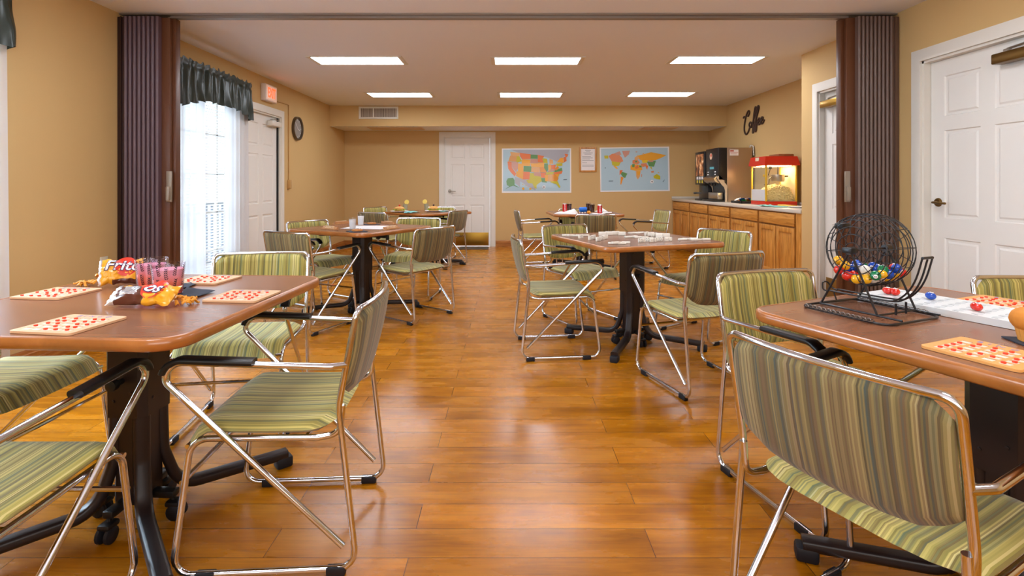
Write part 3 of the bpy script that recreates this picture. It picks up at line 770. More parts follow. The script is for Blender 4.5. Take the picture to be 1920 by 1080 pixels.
# slim dispenser
dm = thing('drink_dispenser', 'slim black drink dispenser with lit picture panel beside the coffee brewer', 'drink dispenser', (3.17, 8.44, CZ))
bm = nb(); box(bm, (0, 0, .26), (.4, .42, .80), .006); box(bm, (.06, .02, 0), (.4, .40, .27), .004); box(bm, (-.02, .03, 0), (.1, .39, .025), .004); body = obj('body', bm, BLK, dm)
m_, b_, N, L = nodes('cup_picture'); tc = N('TexCoord'); gd = N('TexNoise'); gd.inputs['Scale'].default_value = 9; L(tc.outputs['Object'], gd.inputs['Vector'])
rp = N('ValToRGB'); ramp(rp, [(.35, (60, 36, 24)), (.5, (150, 90, 50)), (.62, (210, 160, 110)), (.7, (240, 220, 190))]); L(gd.outputs['Fac'], rp.inputs['Fac']); L(rp.outputs[0], b_.inputs['Base Color']); L(rp.outputs[0], b_.inputs['Emission Color']); b_.inputs['Emission Strength'].default_value = .35
bm = nb(); box(bm, (-.003, .05, .40), (0, .37, .76)); obj('picture_panel', bm, m_, dm)
bm = nb()
for k in range(3): box(bm, (-.004, .06+.11*k, .345), (0, .13+.11*k, .39), mi=0); box(bm, (-.004, .075+.11*k, .285), (0, .12+.11*k, .33), mi=1)
obj('button', bm, [PAPER, mat('button_yellow', (220, 200, 60), .4)], dm)
bm = nb(); lathe(bm, [(0, 0), (.018, 0), (.018, .04), (0, .04)], 10, basis((-.03, .3, .12), (0, 1, 0), (0, 0, 1), (-1, 0, 0))); box(bm, (-.03, .285, .105), (.06, .315, .135)); obj('tap', bm, NICKEL, dm)

# popcorn machine -------------------------------------------------------------
PX, PY, PD, PW = 3.24, 6.58, .40, .40
pm = thing('popcorn_machine', 'red-topped popcorn machine with glass sides and yellow posts on the counter', 'popcorn machine', (PX, PY, CZ))
REDM = mat('popper_red', (200, 44, 22), .35); YEL = mat('popper_yellow', (214, 170, 50), .4)
bm = nb(); box(bm, (0, 0, .0), (PD, PW, .05), .004); obj('base', bm, REDM, pm)
bm = nb(); box(bm, (.01, .01, .05), (PD-.01, PW-.01, .056)); obj('tray', bm, STEEL, pm)
bm = nb(); a = [(-.02, -.02), (PD+.02, -.02), (PD+.02, PW+.02), (-.02, PW+.02)]; i_ = [(0, 0), (PD, 0), (PD, PW), (0, PW)]
rg = [[(x, y, .505) for x, y in a], [(x, y, .53) for x, y in a], [(x, y, .62) for x, y in i_]]
loft(bm, rg); rf = obj('roof', bm, REDM, pm)
bm = nb(); box(bm, (-.012, .16, .54), (-.004, .25, .61), M=Matrix.Translation((0, 0, 0))); obj('roof_plate', bm, IVORY, rf)
for x, y in ((0, 0), (PD-.02, 0), (0, PW-.02), (PD-.02, PW-.02)):
    bm = nb(); box(bm, (x, y, .05), (x+.02, y+.02, .51), .003); obj('post', bm, YEL, pm)
bm = nb(); box(bm, (.02, .006, .056), (PD-.02, .010, .505)); obj('glass_side', bm, CLEAR, pm)
bm = nb(); box(bm, (.006, .02, .2), (.010, PW-.02, .505)); gl = obj('glass_door', bm, CLEAR, pm)
bm = nb(); box(bm, (-.012, .025, .36), (.0, .05, .39), .003); box(bm, (-.012, PW-.05, .44), (0, PW-.02, .46), .003); obj('door_hinge', bm, YEL, gl)
bm = nb(); box(bm, (-.002, .02, .055), (.012, PW-.02, .2), .002); obj('lower_door', bm, mat('lower_door', (206, 204, 206), .3), pm)
bm = nb(); box(bm, (PD-.012, .02, .056), (PD-.008, PW-.02, .505), mi=0); obj('back_panel', bm, mat('popper_back', (226, 206, 170), .4), pm)
bm = nb(); box(bm, (.02, PW-.012, .056), (PD-.02, PW-.008, .505)); obj('glass_side', bm, CLEAR, pm)
bm = nb(); lathe(bm, [(0, .30), (.07, .30), (.08, .32), (.08, .39), (.076, .39), (.074, .32), (0, .31)], 24, Matrix.Translation((.24, .17, 0))); kt = obj('kettle', bm, STEEL, pm)
bm = nb(); tube(bm, [(.24, .17, .39), (.24, .17, .505)], .007, 8); tube(bm, [(.32, .17, .37), (.37, .17, .37)], .012, 8); tube(bm, fillet([(.16, .17, .36), (.12, .15, .34), (.1, .12, .27), (.02, .07, .26)], .03), .006, 6); obj('kettle_handle', bm, BLK, kt)
bm = nb(); box(bm, (.10, .1, .46), (.13, .13, .5), .003); tube(bm, [(.115, .115, .46), (.09, .115, .38)], .005, 6); obj('heater_plug', bm, BLK, pm)
bm = nb(); box(bm, (.05, .05, .498), (PD-.05, PW-.05, .502)); obj('lamp_panel', bm, mat('popper_lamp', (255, 240, 210), .5, emit=(255, 222, 160), estr=26), pm)
# popcorn heap
POP = mat('popcorn', (236, 214, 150), .8, var=.12, vscale=40)
bm = nb()
def heap(u, v):
    x = .03+.34*u; y = .03+.33*v
    z = .06+.20*max(0, 1-((u-.55)/.8)**2)*max(0, 1-((v-.4)/.95)**2)
    e = min(1, min(u, 1-u, v, 1-v)/.1)**.6
    return (x, y, .058+(z-.058)*e)
gridmesh(bm, heap, 24, 24)
for k in range(620):
    u, v = random.random(), random.random()
    if k % 3 == 0: v *= .12
    if k % 7 == 0: u *= .12
    x, y, z = heap(u, v); r_ = random.uniform(.009, .014)
    res = bmesh.ops.create_icosphere(bm, subdivisions=1, radius=r_, matrix=Matrix.Translation((x, y, z+.003)))
    for w in res['verts']: w.co += Vector((random.uniform(-.004, .004), random.uniform(-.004, .004), random.uniform(-.003, .004)))
tag(obj('popcorn', bm, POP, None, (PX, PY, CZ), sharp=180, flip=False), 'heap of yellow popcorn inside the glass popcorn machine', 'popcorn', kind='stuff')
# things round the machines
bm = nb(); box(bm, (-.1, -.13, 0), (.1, .13, .035), .012); tag(obj('cardboard_box', bm, mat('box_brown', (150, 92, 50), .7), None, (3.55, 6.80, CZ+.62)), 'flat brown box lying on the roof of the popcorn machine', 'box')
tr = thing('packet_tray', 'black tray of coloured packets between brewer and popcorn machine', 'tray', (3.33, 7.34, CZ))
bm = nb(); box(bm, (-.13, -.17, 0), (.13, .17, .012), .003)
for p, q in (((-.13, -.17, 0), (-.12, .17, .035)), ((.12, -.17, 0), (.13, .17, .035)), ((-.13, -.17, 0), (.13, -.16, .035)), ((-.13, .16, 0), (.13, .17, .035))): box(bm, p, q, .002)
obj('tray_body', bm, BLK, tr)
PK = [('green', (30, 150, 70)), ('blue', (40, 90, 190)), ('orange', (230, 130, 50)), ('white', (235, 235, 235))]
for k, (n_, c_) in enumerate(PK):
    for j in range(2):
        bm = nb(); gridmesh(bm, lambda u, v: ((u-.5)*.09, (v-.5)*.07, .012*sin(pi*u)*sin(pi*v)), 6, 6); gridmesh(bm, lambda u, v: ((u-.5)*.09, (v-.5)*.07, -.008*sin(pi*u)*sin(pi*v)), 6, 6)
        bmesh.ops.remove_doubles(bm, verts=bm.verts, dist=1e-4)
        o = obj('snack_packet', bm, mat('packet_'+n_, c_, .35), None, (3.27+.12*j, 7.23+.075*k, CZ+.034+.02*(k % 2))); o.rotation_euler = (.5*j-.2, .4, .9*k)
        tag(o, '%s packet in the black tray, %s of the %s pair' % (n_, ('front', 'rear')[j], n_), 'packet', 'coloured packets in the tray')
TEAL = mat('teal_cloth', (120, 190, 186), .8)
bm = nb(); gridmesh(bm, lambda u, v: ((u-.5)*.16+.02*sin(9*v), (v-.5)*.55, .004+.022*abs(noise.noise((u*3, v*5, 1)))*(1 if v > .05 else .3)), 14, 28)
o = tag(obj('cleaning_cloth', bm, TEAL, None, (3.12, 6.20, CZ+.002), sharp=180), 'teal cloth crumpled on the counter in front of the popcorn machine', 'cloth')
bm = nb(); box(bm, (-.05, -.13, 0), (.05, .13, .018), .006); tag(obj('yellow_scoop_box', bm, mat('yellow_box', (220, 190, 90), .5), None, (3.36, 6.30, CZ)), 'small yellow box lying on the counter beside the popcorn machine', 'box')
bm = nb(); lathe(bm, [(0, 0), (.07, 0), (.1, .012), (.098, .014), (.068, .003), (0, .003)], 20); tag(obj('white_plate', bm, PAPER, None, (3.30, 5.95, CZ)), 'shallow white plate at the near end of the counter', 'plate')

# ------------------------------------------------------------------ wall things
# coffee sign: script lettering drawn as strokes
bm = nb()
ST = [[(.30, .78), (.40, .92), (.34, 1.02), (.2, .86), (.08, .5), (.06, .2), (.16, .02), (.3, .1), (.42, .3)],
      [(.0, .74), (.05, .80), (.16, .74)],
      [(.42, .3), (.38, .42), (.46, .52), (.54, .42), (.5, .3), (.43, .29)], [(.5, .48), (.58, .46), (.64, .52)],
      [(.6, .46), (.76, .86), (.82, 1.06), (.76, 1.1), (.68, .8), (.62, .3), (.6, .06), (.66, .1), (.7, .36), (.78, .46)],
      [(.74, .44), (.92, .88), (.98, 1.08), (.92, 1.12), (.84, .8), (.78, .32), (.76, .1), (.82, .14), (.86, .38), (.92, .46)],
      [(.9, .44), (1.02, .52), (1.04, .6), (.98, .62), (.92, .5), (.95, .36), (1.04, .38), (1.1, .48)],
      [(1.08, .46), (1.2, .54), (1.22, .62), (1.16, .64), (1.1, .52), (1.13, .38), (1.22, .4), (1.3, .52)]]
def smooth(pts, n=5):
    o = []; p = [Vector((a, b)) for a, b in pts]
    for i in range(len(p)-1):
        a, b, c, d = p[max(0, i-1)], p[i], p[i+1], p[min(len(p)-1, i+2)]
        for k in range(n):
            t = k/n; o.append(.5*((2*b)+(c-a)*t+(2*a-5*b+4*c-d)*t*t+(3*b-a-3*c+d)*t**3))
    return o+[p[-1]]
Y0, Y1, Z0, Zs = 8.24, 7.57, 1.93, .36
for s in ST:
    pts = [(XA-.012, Y0+(Y1-Y0)*p.x/1.3, Z0+Zs*p.y-.02*p.x) for p in smooth(s)]
    sweep(bm, pts, rrect(.022, .024, .008, 2), up=Vector((1, 0, 0)))
tag(obj('coffee_sign', bm, mat('sign_brown', (72, 52, 44), .5)), 'dark brown script sign reading Coffee on the wall above brewer', 'sign')

# maps
US = [('w',[(62,105),(795,102),(797,572),(62,574)]),('s',[(76,116),(783,114),(783,556),(74,558)]),('y',[(150,115),(780,115),(760,160),(700,200),(640,245),(600,220),(510,190),(250,152)]),('y',[(200,405),(318,435),(345,470),(385,480),(425,545),(410,548),(330,500),(255,450),(255,512),(200,470)]),
('t',[(150,140),(250,150),(248,187),(160,182)]),('t2',[(150,180),(248,187),(240,247),(130,242)]),('o',[(122,243),(166,247),(165,300),(213,370),(200,402),(160,360),(130,320)]),('p',[(165,247),(236,249),(233,316),(212,352),(165,300)]),('g',[(220,186),(248,186),(276,240),(236,250),(215,246)]),
('o',[(250,150),(370,166),(366,216),(275,217),(255,187)]),('a',[(274,218),(363,222),(361,290),(271,286)]),('a',[(235,262),(290,268),(291,348),(232,345)]),('a',[(214,345),(291,347),(286,432),(213,398)]),('f',[(294,288),(376,292),(373,352),(290,347)]),('o',[(290,348),(359,352),(354,432),(285,432)]),
('f',[(367,168),(441,172),(441,213),(366,211)]),('p',[(366,214),(443,216),(446,262),(362,258)]),('a',[(362,261),(450,262),(461,303),(375,300)]),('t',[(375,302),(460,304),(463,356),(372,352)]),('p',[(398,354),(469,358),(471,402),(404,392)]),
('g',[(360,364),(400,365),(404,392),(476,402),(484,450),(430,490),(427,532),(405,517),(385,475),(340,470),(318,440),(355,432)]),('o',[(441,172),(512,185),(490,215),(502,252),(443,250)]),('a',[(445,254),(511,252),(517,300),(456,303)]),('a2',[(460,302),(521,299),(542,357),(468,357)]),('o',[(470,360),(531,360),(521,415),(476,412)]),
('f',[(478,418),(516,418),(542,466),(486,460)]),('g',[(488,205),(541,215),(546,262),(505,258)]),('f',[(510,266),(549,264),(551,332),(536,352),(509,310)]),('t',[(565,215),(601,225),(606,267),(566,272)]),('a',[(552,275),(581,274),(581,332),(555,342)]),('o',[(580,280),(632,274),(626,322),(585,327)]),
('p',[(550,345),(621,320),(642,336),(551,356)]),('g',[(530,357),(622,350),(601,379),(530,381)]),('a',[(515,384),(551,381),(553,452),(520,451)]),('t',[(552,381),(596,379),(601,452),(555,453)]),('a2',[(595,379),(641,374),(662,420),(646,452),(600,452)]),('g',[(575,451),(652,451),(682,510),(669,524),(640,482),(580,463)]),
('a',[(620,374),(672,374),(656,412)]),('o',[(604,360),(706,340),(692,372),(620,376)]),('f',[(624,336),(696,308),(702,340),(620,353)]),('a2',[(620,320),(650,288),(667,310),(640,336)]),('g',[(634,264),(701,259),(702,286),(640,291)]),('a',[(644,250),(680,205),(711,200),(717,257)]),('o',[(714,195),(741,190),(747,236),(720,252)]),('o',[(725,160),(766,168),(750,197),(735,192)]),
('f',[(110,450),(125,420),(180,415),(196,440),(196,490),(252,520),(185,497),(150,507),(90,540),(140,505),(115,490)]),('a',[(272,522),(295,515),(303,535),(285,545)]),('a',[(350,525),(372,520),(375,538),(356,542)]),('a',[(276,482),(288,478),(290,490)]),('a',[(305,492),(325,496),(318,502)]),('a',[(330,505),(345,508),(338,513)]),
('w',[(507+18*cos(a*.5),512+18*sin(a*.5)) for a in range(13)]),('k',[(495,512),(507,507),(519,512),(507,517)]),('k',[(507,498),(511,512),(507,526),(503,512)]),('b',[(712,430),(750,428),(750,436),(712,438)])]
WD = [('w',[(1097,95),(1833,84),(1840,554),(1105,564)]),('s',[(1112,106),(1818,97),(1824,542),(1115,551)]),('o2',[(1190,185),(1230,160),(1290,155),(1332,200),(1347,240),(1315,252),(1225,240)]),('g',[(1145,180),(1187,178),(1190,210),(1150,212)]),('p',[(1250,155),(1310,133),(1327,170),(1280,177)]),('p',[(1335,130),(1417,127),(1406,166),(1365,202),(1345,165)]),
('g',[(1223,240),(1320,252),(1302,286),(1260,293),(1230,280)]),('a',[(1238,288),(1275,295),(1292,322),(1273,318)]),('o',[(1308,335),(1342,332),(1331,362),(1307,386)]),('f',[(1334,350),(1390,370),(1366,417),(1340,402),(1320,375)]),('a2',[(1321,400),(1351,411),(1336,452),(1325,487),(1316,482)]),
('a',[(1423,285),(1450,268),(1542,284),(1548,332),(1480,342),(1423,327)]),('f',[(1440,270),(1468,268),(1466,302),(1440,302)]),('o',[(1470,300),(1500,280),(1510,310),(1480,322)]),('f',[(1515,285),(1540,286),(1542,305),(1516,303)]),('t',[(1478,336),(1532,336),(1522,402),(1500,432),(1484,402)]),('a',[(1490,345),(1528,345),(1518,385),(1495,390)]),('o2',[(1537,378),(1546,376),(1542,408),(1535,406)]),
('o2',[(1444,230),(1492,215),(1522,255),(1500,272),(1444,264)]),('t',[(1463,205),(1500,175),(1512,217),(1480,227)]),('f',[(1470,235),(1492,232),(1494,250),(1474,252)]),('a',[(1500,180),(1560,165),(1640,143),(1802,175),(1740,207),(1690,227),(1560,237),(1520,222)]),('yl',[(1543,232),(1600,225),(1612,252),(1550,260)]),
('f',[(1598,245),(1692,233),(1672,297),(1620,292)]),('p',[(1613,232),(1667,230),(1662,247),(1620,247)]),('o2',[(1528,265),(1592,260),(1602,287),(1550,302)]),('o',[(1578,285),(1612,285),(1598,329)]),('g',[(1625,295),(1647,300),(1652,332)]),('o2',[(1638,345),(1668,340),(1672,358),(1645,362)]),('a',[(1705,350),(1728,358),(1720,366)]),
('g',[(1666,395),(1700,374),(1737,395),(1738,432),(1700,427),(1670,417)]),('b',[(1762,455),(1785,430),(1783,438),(1768,460)]),('w',[(1650+18*cos(a*.5),455+18*sin(a*.5)) for a in range(13)]),('k',[(1638,455),(1650,450),(1662,455),(1650,460)]),('k',[(1650,441),(1654,455),(1650,469),(1646,455)]),('b',[(1192,445),(1238,444),(1238,451),(1192,452)]),('b',[(1150,305),(1160,305),(1160,315),(1152,315)]),
('o2',[(1470,140),(1495,135),(1490,146)]),('a',[(1545,158),(1568,150),(1560,162)])]
PAL = {'w':(238,238,240),'s':(176,206,220),'y':(172,174,184),'t':(226,172,110),'t2':(220,160,96),'o':(228,120,62),'o2':(222,138,92),'a':(236,168,44),'a2':(226,146,40),'g':(200,190,36),'f':(96,148,88),'p':(204,150,132),'yl':(232,200,40),'k':(60,60,70),'b':(90,110,130)}
def wall_map(polys, label):
    bm = nb(); keys = list(PAL); t = []
    for i, (k, pl) in enumerate(polys):
        vs = []
        for u, v in pl:
            p = Q(930+u/5.647, 260+v/5.647, YB); vs.append(bm.verts.new((p.x, YB-.003-.00025*i, p.z)))
        bm.faces.new(vs).material_index = keys.index(k)
    bm.normal_update()
    for f in bm.faces:
        if f.normal.y > 0: f.normal_flip()
    o = obj('wall_map', bm, [mat('map_'+k, PAL[k], .4, coat=.3) for k in keys], flip=False)
    return tag(o, label, 'map', 'laminated wall maps')
wall_map(US, 'laminated map of the United States on the back wall beside the door')
wall_map(WD, 'laminated world map on the back wall beside the cabinets')
a, b = Q(1086, 276, YB), Q(1118.5, 322.5, YB)
nf = thing('framed_notice', 'wooden framed white notice hanging between the two maps', 'framed notice', ((a.x+b.x)/2, YB, (a.z+b.z)/2))
w2, h2 = (b.x-a.x)/2, (a.z-b.z)/2; f = .032
bm = nb(); box(bm, (-w2, -.02, -h2), (-w2+f, 0, h2), .003); box(bm, (w2-f, -.02, -h2), (w2, 0, h2), .003); box(bm, (-w2+f, -.02, -h2), (w2-f, 0, -h2+f), .003); box(bm, (-w2+f, -.02, h2-f), (w2-f, 0, h2), .003)
obj('picture_frame', bm, OAK, nf)
bm = nb(); box(bm, (-w2+f, -.008, -h2+f), (w2-f, 0, h2-f))
hh = h2-f
for k, (x0, x1) in enumerate(((-.3, .3), (-.2, .2), (-.5, .5), (-.35, .35), (0, 0), (-.6, .3), (-.6, .5), (-.6, .2), (-.6, .6), (0, 0), (-.6, -.1), (0, 0), (-.6, .6), (-.6, .6))):
    if x1 > x0: box(bm, (x0*w2*1.1, -.0095, hh*(.85-.115*k)-.004), (x1*w2*1.1, -.008, hh*(.85-.115*k)+.004), mi=1)
obj('notice_sheet', bm, [PAPER, mat('grey_ink', (150, 150, 155), .7)], nf)
# vent grille on the soffit front
a, b = Q(673, 200, YS), Q(747, 223, YS)
vg = thing('vent_grille', 'white air vent grille on the soffit face', 'vent', ((a.x+b.x)/2, YS, (a.z+b.z)/2))
w2, h2 = (b.x-a.x)/2, (a.z-b.z)/2; f = .03
bm = nb(); box(bm, (-w2, -.015, -h2), (-w2+f, 0, h2), .003); box(bm, (w2-f, -.015, -h2), (w2, 0, h2), .003); box(bm, (-w2+f, -.015, -h2), (w2-f, 0, -h2+f), .003); box(bm, (-w2+f, -.015, h2-f), (w2-f, 0, h2), .003)
for xx in (-w2*.26,): box(bm, (xx-.012, -.014, -h2+f), (xx+.012, -.001, h2-f))
obj('grille_frame', bm, WHITE, vg)
bm = nb(); box(bm, (-w2+f, -.002, -h2+f), (w2-f, -.0005, h2-f)); obj('grille_backing', bm, mat('vent_dark', (96, 76, 60), .7), vg)
bm = nb(); k = -w2+f
while k < w2-f:
    box(bm, (k, -.010, -h2+f), (k+.007, -.002, h2-f)); k += .019
obj('louvers', bm, mat('louver', (206, 196, 182), .5), vg)
# soffit access panel
for (x0, x1, lb) in ((-2.45, -1.5, 'pale access panel in the underside of the soffit near the vent'), (2.35, 2.95, 'pale access panel in the soffit underside above the world map')):
    bm = nb(); box(bm, (x0, 9.05, 2.137), (x1, 9.45, 2.145), .002); tag(obj('ceiling_panel', bm, mat('panel_cream', (216, 190, 160), .6)), lb, 'access panel', 'soffit access panels')

# exit sign
ex = thing('exit_sign', 'white box sign with glowing red EXIT letters above the left door', 'exit sign', (XL, 6.57, 2.295))
bm = nb(); box(bm, (0, -.16, -.105), (.065, .16, .105), .012); obj('sign_housing', bm, mat('sign_white', (226, 214, 206), .45), ex)
bm = nb(); box(bm, (.064, -.14, -.09), (.068, .14, .09), .001); obj('sign_face', bm, mat('sign_face', (236, 220, 208), .4, emit=(255, 190, 160), estr=.25), ex)
bm = nb(); text_bm(bm, 'EXIT', .17, basis((.069, 0, -.003), (0, 1, 0), (0, 0, 1), (1, 0, 0)) @ Matrix.Diagonal((.62, 1.0, 1, 1)), .001, bold=.004); obj('sign_letters', bm, mat('exit_red', (255, 80, 40), .4, emit=(255, 70, 30), estr=2.6), ex)
# clock
ck = thing('wall_clock', 'round silver-rimmed wall clock with grey face right of the exit door', 'clock', (XL, 7.50, 1.955))
MC = basis((0, 0, 0), (0, 1, 0), (0, 0, 1), (1, 0, 0))
bm = nb(); lathe(bm, [(.14, .012), (.145, .035), (.165, .04), (.17, .02), (.17, 0), (0, 0)], 36, MC); obj('clock_rim', bm, mat('clock_rim', (104, 92, 78), .3, .7), ck)
bm = nb(); lathe(bm, [(.143, .014), (0, .014)], 36, MC); obj('clock_face', bm, mat('clock_face', (150, 146, 140), .3), ck)
bm = nb()
for k in range(12):
    M = MC @ Matrix.Rotation(k*pi/6, 4, 'Z'); box(bm, (-.004, .11, .014), (.004, .13, .016), M=M)
obj('hour_marks', bm, PAPER, ck)
for l_, a_ in ((.075, -1.9), (.11, .75)):
    bm = nb(); box(bm, (-.005, -.015, .017), (.005, l_, .019), M=MC @ Matrix.Rotation(a_, 4, 'Z')); obj('clock_hand', bm, PAPER, ck)
# conduit and switch on the left wall
bm = nb(); sweep(bm, fillet([(XL+.008, 6.74, 2.25), (XL+.008, 7.22, 2.255), (XL+.008, 7.22, 1.20)], .01, 2), rrect(.02, .014, .003, 2), up=Vector((1, 0, 0)))
tag(obj('cable_conduit', bm, mat('conduit_tan', (196, 156, 98), .5)), 'thin tan cable conduit running from exit sign down to the switch', 'conduit')
sw = thing('light_switch', 'cream wall switch on a tan box below the conduit', 'switch', (XL, 7.24, 1.155))
bm = nb(); box(bm, (0, -.05, -.06), (.04, .01, .06), .004); obj('switch_box', bm, MATS['conduit_tan'], sw)
bm = nb(); box(bm, (0, .012, -.058), (.01, .085, .058), .003); pl = obj('switch_plate', bm, IVORY, sw)
bm = nb(); box(bm, (.008, .04, -.012), (.02, .056, .016), .003); obj('toggle', bm, IVORY, pl)
# outlet
ol = thing('wall_outlet', 'cream power outlet on the left wall beside the partition', 'outlet', (XL, 3.925, .555))
bm = nb(); box(bm, (0, -.037, -.06), (.007, .037, .06), .003); pl = obj('outlet_plate', bm, IVORY, ol)
for z in (-.025, .025):
    bm = nb(); lathe(bm, [(.0165, 0), (.0165, .003), (0, .003)], 14, basis((.007, 0, z), (0, 1, 0), (0, 0, 1), (1, 0, 0)))
    for yy in (-.006, .006): box(bm, (.0098, yy-.0012, z-.004), (.0106, yy+.0012, z+.005), mi=1)
    obj('socket', bm, [IVORY, BLACKP], pl)

# ------------------------------------------------------------------ things on the left front table
TT = TZ+.0012
CARD = mat('card_tan', (222, 180, 140), .45); CARDO = mat('card_orange', (226, 164, 92), .45); SLOT = mat('card_slot', (236, 216, 200), .5); SLOTD = mat('slot_dark', (150, 110, 84), .6)
TABM = mat('tab_red', (226, 66, 26), .35)
PURP = mat('card_letter', (150, 140, 190), .5)
def bingo_card(x, y, a, label, m=CARD, seed=0, group='bingo cards'):
    rn = random.Random(seed); w, h = .19, .18
    t = thing('bingo_card', label, 'bingo card', (x, y, TT), a, group)
    bm = nb(); prism(bm, rrect(w, h, .012, 4), 0, .006)
    prism(bm, rrect(w-.001, h-.001, .012, 4), -.0006, .0035, mi=1)
    for i in range(5):
        for j in range(5):
            px, py = -.062+.031*i, -.066+.0265*j; box(bm, (px-.010, py-.008, .006), (px+.010, py+.008, .0063), mi=2); box(bm, (px-.010, py+.007, .006), (px+.010, py+.009, .0065), mi=3)
    obj('card_board', bm, [m, mat('card_edge', (196, 150, 110), .6), SLOT, SLOTD], t)
    bm = nb(); text_bm(bm, 'BINGO', .022, Matrix.Translation((0, .072, .0066)), .0002, space=1.9); obj('card_letters', bm, PURP, t)
    me = None
    for i in range(5):
        for j in range(5):
            if (i, j) == (2, 2) or rn.random() < .14: continue
            px, py = -.062+.031*i+rn.choice((-.004, .004, 0)), -.066+.0265*j-.001
            if me is None:
                bm = nb(); box(bm, (-.0042, -.0034, 0), (.0042, .0034, .0045), .001); o = obj('shutter_tab', bm, TABM, t, (px, py, .0063)); me = o
            else:
                o = me.copy(); COL.objects.link(o); o.location = (px, py, .0063)
bingo_card(-1.228, 1.468, -.14, 'tan bingo card with red tabs nearest the camera on left front table', seed=1)
bingo_card(-1.625, 1.885, -.10, 'tan bingo card with red tabs at the far left, before the curling orange chips', seed=2)
bingo_card(-.932, 1.838, -.08, 'tan bingo card with red tabs by the aisle edge of the left front table', seed=3)
bingo_card(-1.235, 2.152, -.12, 'tan bingo card with red tabs behind the pink drinks and dark napkins', seed=4)
uo = math.atan2(-.92, .39)
bingo_card(1.118, 1.218, uo, 'orange bingo card with red tabs at the near edge of the cage table', CARDO, 5)
bingo_card(1.632, 1.725, uo+.0, 'orange bingo card with red tabs beyond the white number board', CARDO, 6)

# tumblers with pink drink and leafy print
LEAF = mat('print_black', (34, 26, 34), .4)
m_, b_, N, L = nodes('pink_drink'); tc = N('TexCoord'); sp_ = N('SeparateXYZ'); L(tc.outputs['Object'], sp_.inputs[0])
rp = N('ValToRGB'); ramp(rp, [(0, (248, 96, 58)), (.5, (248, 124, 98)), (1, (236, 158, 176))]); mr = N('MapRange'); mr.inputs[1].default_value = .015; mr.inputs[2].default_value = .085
L(sp_.outputs['Z'], mr.inputs[0]); L(mr.outputs[0], rp.inputs['Fac']); L(rp.outputs[0], b_.inputs['Base Color']); b_.inputs['Roughness'].default_value = .2; L(rp.outputs[0], b_.inputs['Emission Color']); b_.inputs['Emission Strength'].default_value = .12; b_.inputs['Subsurface Weight'].default_value = .4; b_.inputs['Subsurface Radius'].default_value = (.03, .015, .015)  # faint glow added to the drink, imitating window light coming through it
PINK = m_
GLASSR = mk_pane('tumbler_glass', (252, 250, 255), .2)
def tumbler(p, label):
    t = thing('drinking_glass', label, 'glass', (p.x, p.y, TT), 0, 'printed tumblers of pink drink')
    bm = nb(); lathe(bm, [(0, 0), (.044, 0), (.046, .004), (.054, .118), (.0525, .118), (.0445, .010), (0, .010)], 32); gbm = bm
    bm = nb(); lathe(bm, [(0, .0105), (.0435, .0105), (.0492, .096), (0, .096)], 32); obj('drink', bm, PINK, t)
    bm = gbm; bmesh.ops.recalc_face_normals(bm, faces=bm.faces); bm.faces.ensure_lookup_table(); nf0 = len(bm.faces)
    for k in range(12):
        a0 = k*2*pi/12
        for row in range(2):
            zb = .014+.050*row+(k % 2)*.012; n = 6
            for j in range(n):
                z = zb+.0066*j; rr = .0458+.008*z/.118+.0008; a = a0+.16*sin(j*.35+k)*.5
                for s in (-1, 1):
                    aa = a+s*.055*(1-.08*j); c = Vector((cos(aa)*rr, sin(aa)*rr, z+.003)); tx = Vector((-sin(aa), cos(aa), 0)); up = Vector((0, 0, 1))
                    d = (tx*s*.9+up).normalized(); e = (tx*1-up*s*.9).normalized()
                    q = [c+d*.0058, c+e*.0017, c-d*.0040, c-e*.0017]
                    bm.faces.new([bm.verts.new(v) for v in q])
            tube(bm, [Vector((cos(a0)*(.0466+.0), sin(a0)*.0466, zb)), Vector((cos(a0+.06)*.0475, sin(a0+.06)*.0475, zb+.036))], .0005, 4)
    bm.faces.ensure_lookup_table()
    for i in range(nf0, len(bm.faces)): bm.faces[i].material_index = 1
    obj('glass', bm, [GLASSR, LEAF], t, flip=False)
tumbler(P(284, 543, TT), 'leaf-printed tumbler of pink drink standing farther back beside the chip bag')
tumbler(P(315, 554.5, TT), 'leaf-printed tumbler of pink drink standing nearer, overlapping the other glass')

# dark napkins
NAP = mat('napkin_dark', (58, 66, 80), .85, bump=.4, bscale=300)
def quad_cloth(name, pxs, z, m, label, cat, group=None, amp=.006, seed=0, n=12, zero=TT):
    c = [P(a, b, z) for a, b in pxs]; o = sum(c, Vector())/4; bm = nb()
    def fn(u, v):
        p = (c[0]*(1-u)+c[1]*u)*(1-v)+(c[3]*(1-u)+c[2]*u)*v-o
        return (p.x, p.y, .0008+amp*(.5+.5*noise.noise((u*3+seed, v*3, 2.2))))
    gridmesh(bm, fn, n, n); o.z = zero
    ob = obj(name, bm, m, None, o, sharp=180, flip=False); md = ob.modifiers.new('t', 'SOLIDIFY'); md.thickness = .001
    return tag(ob, label, cat, group)
quad_cloth('paper_napkin', [(328, 557), (350, 541), (404, 547), (370, 558)], TT, NAP, 'dark blue-grey napkin beside the nearer pink glass', 'napkin', 'dark napkins')
quad_cloth('paper_napkin', [(333, 541), (345, 530), (372, 532), (352, 541)], TT, NAP, 'dark blue-grey napkin farther back, before the rear bingo card', 'napkin', 'dark napkins', seed=4)

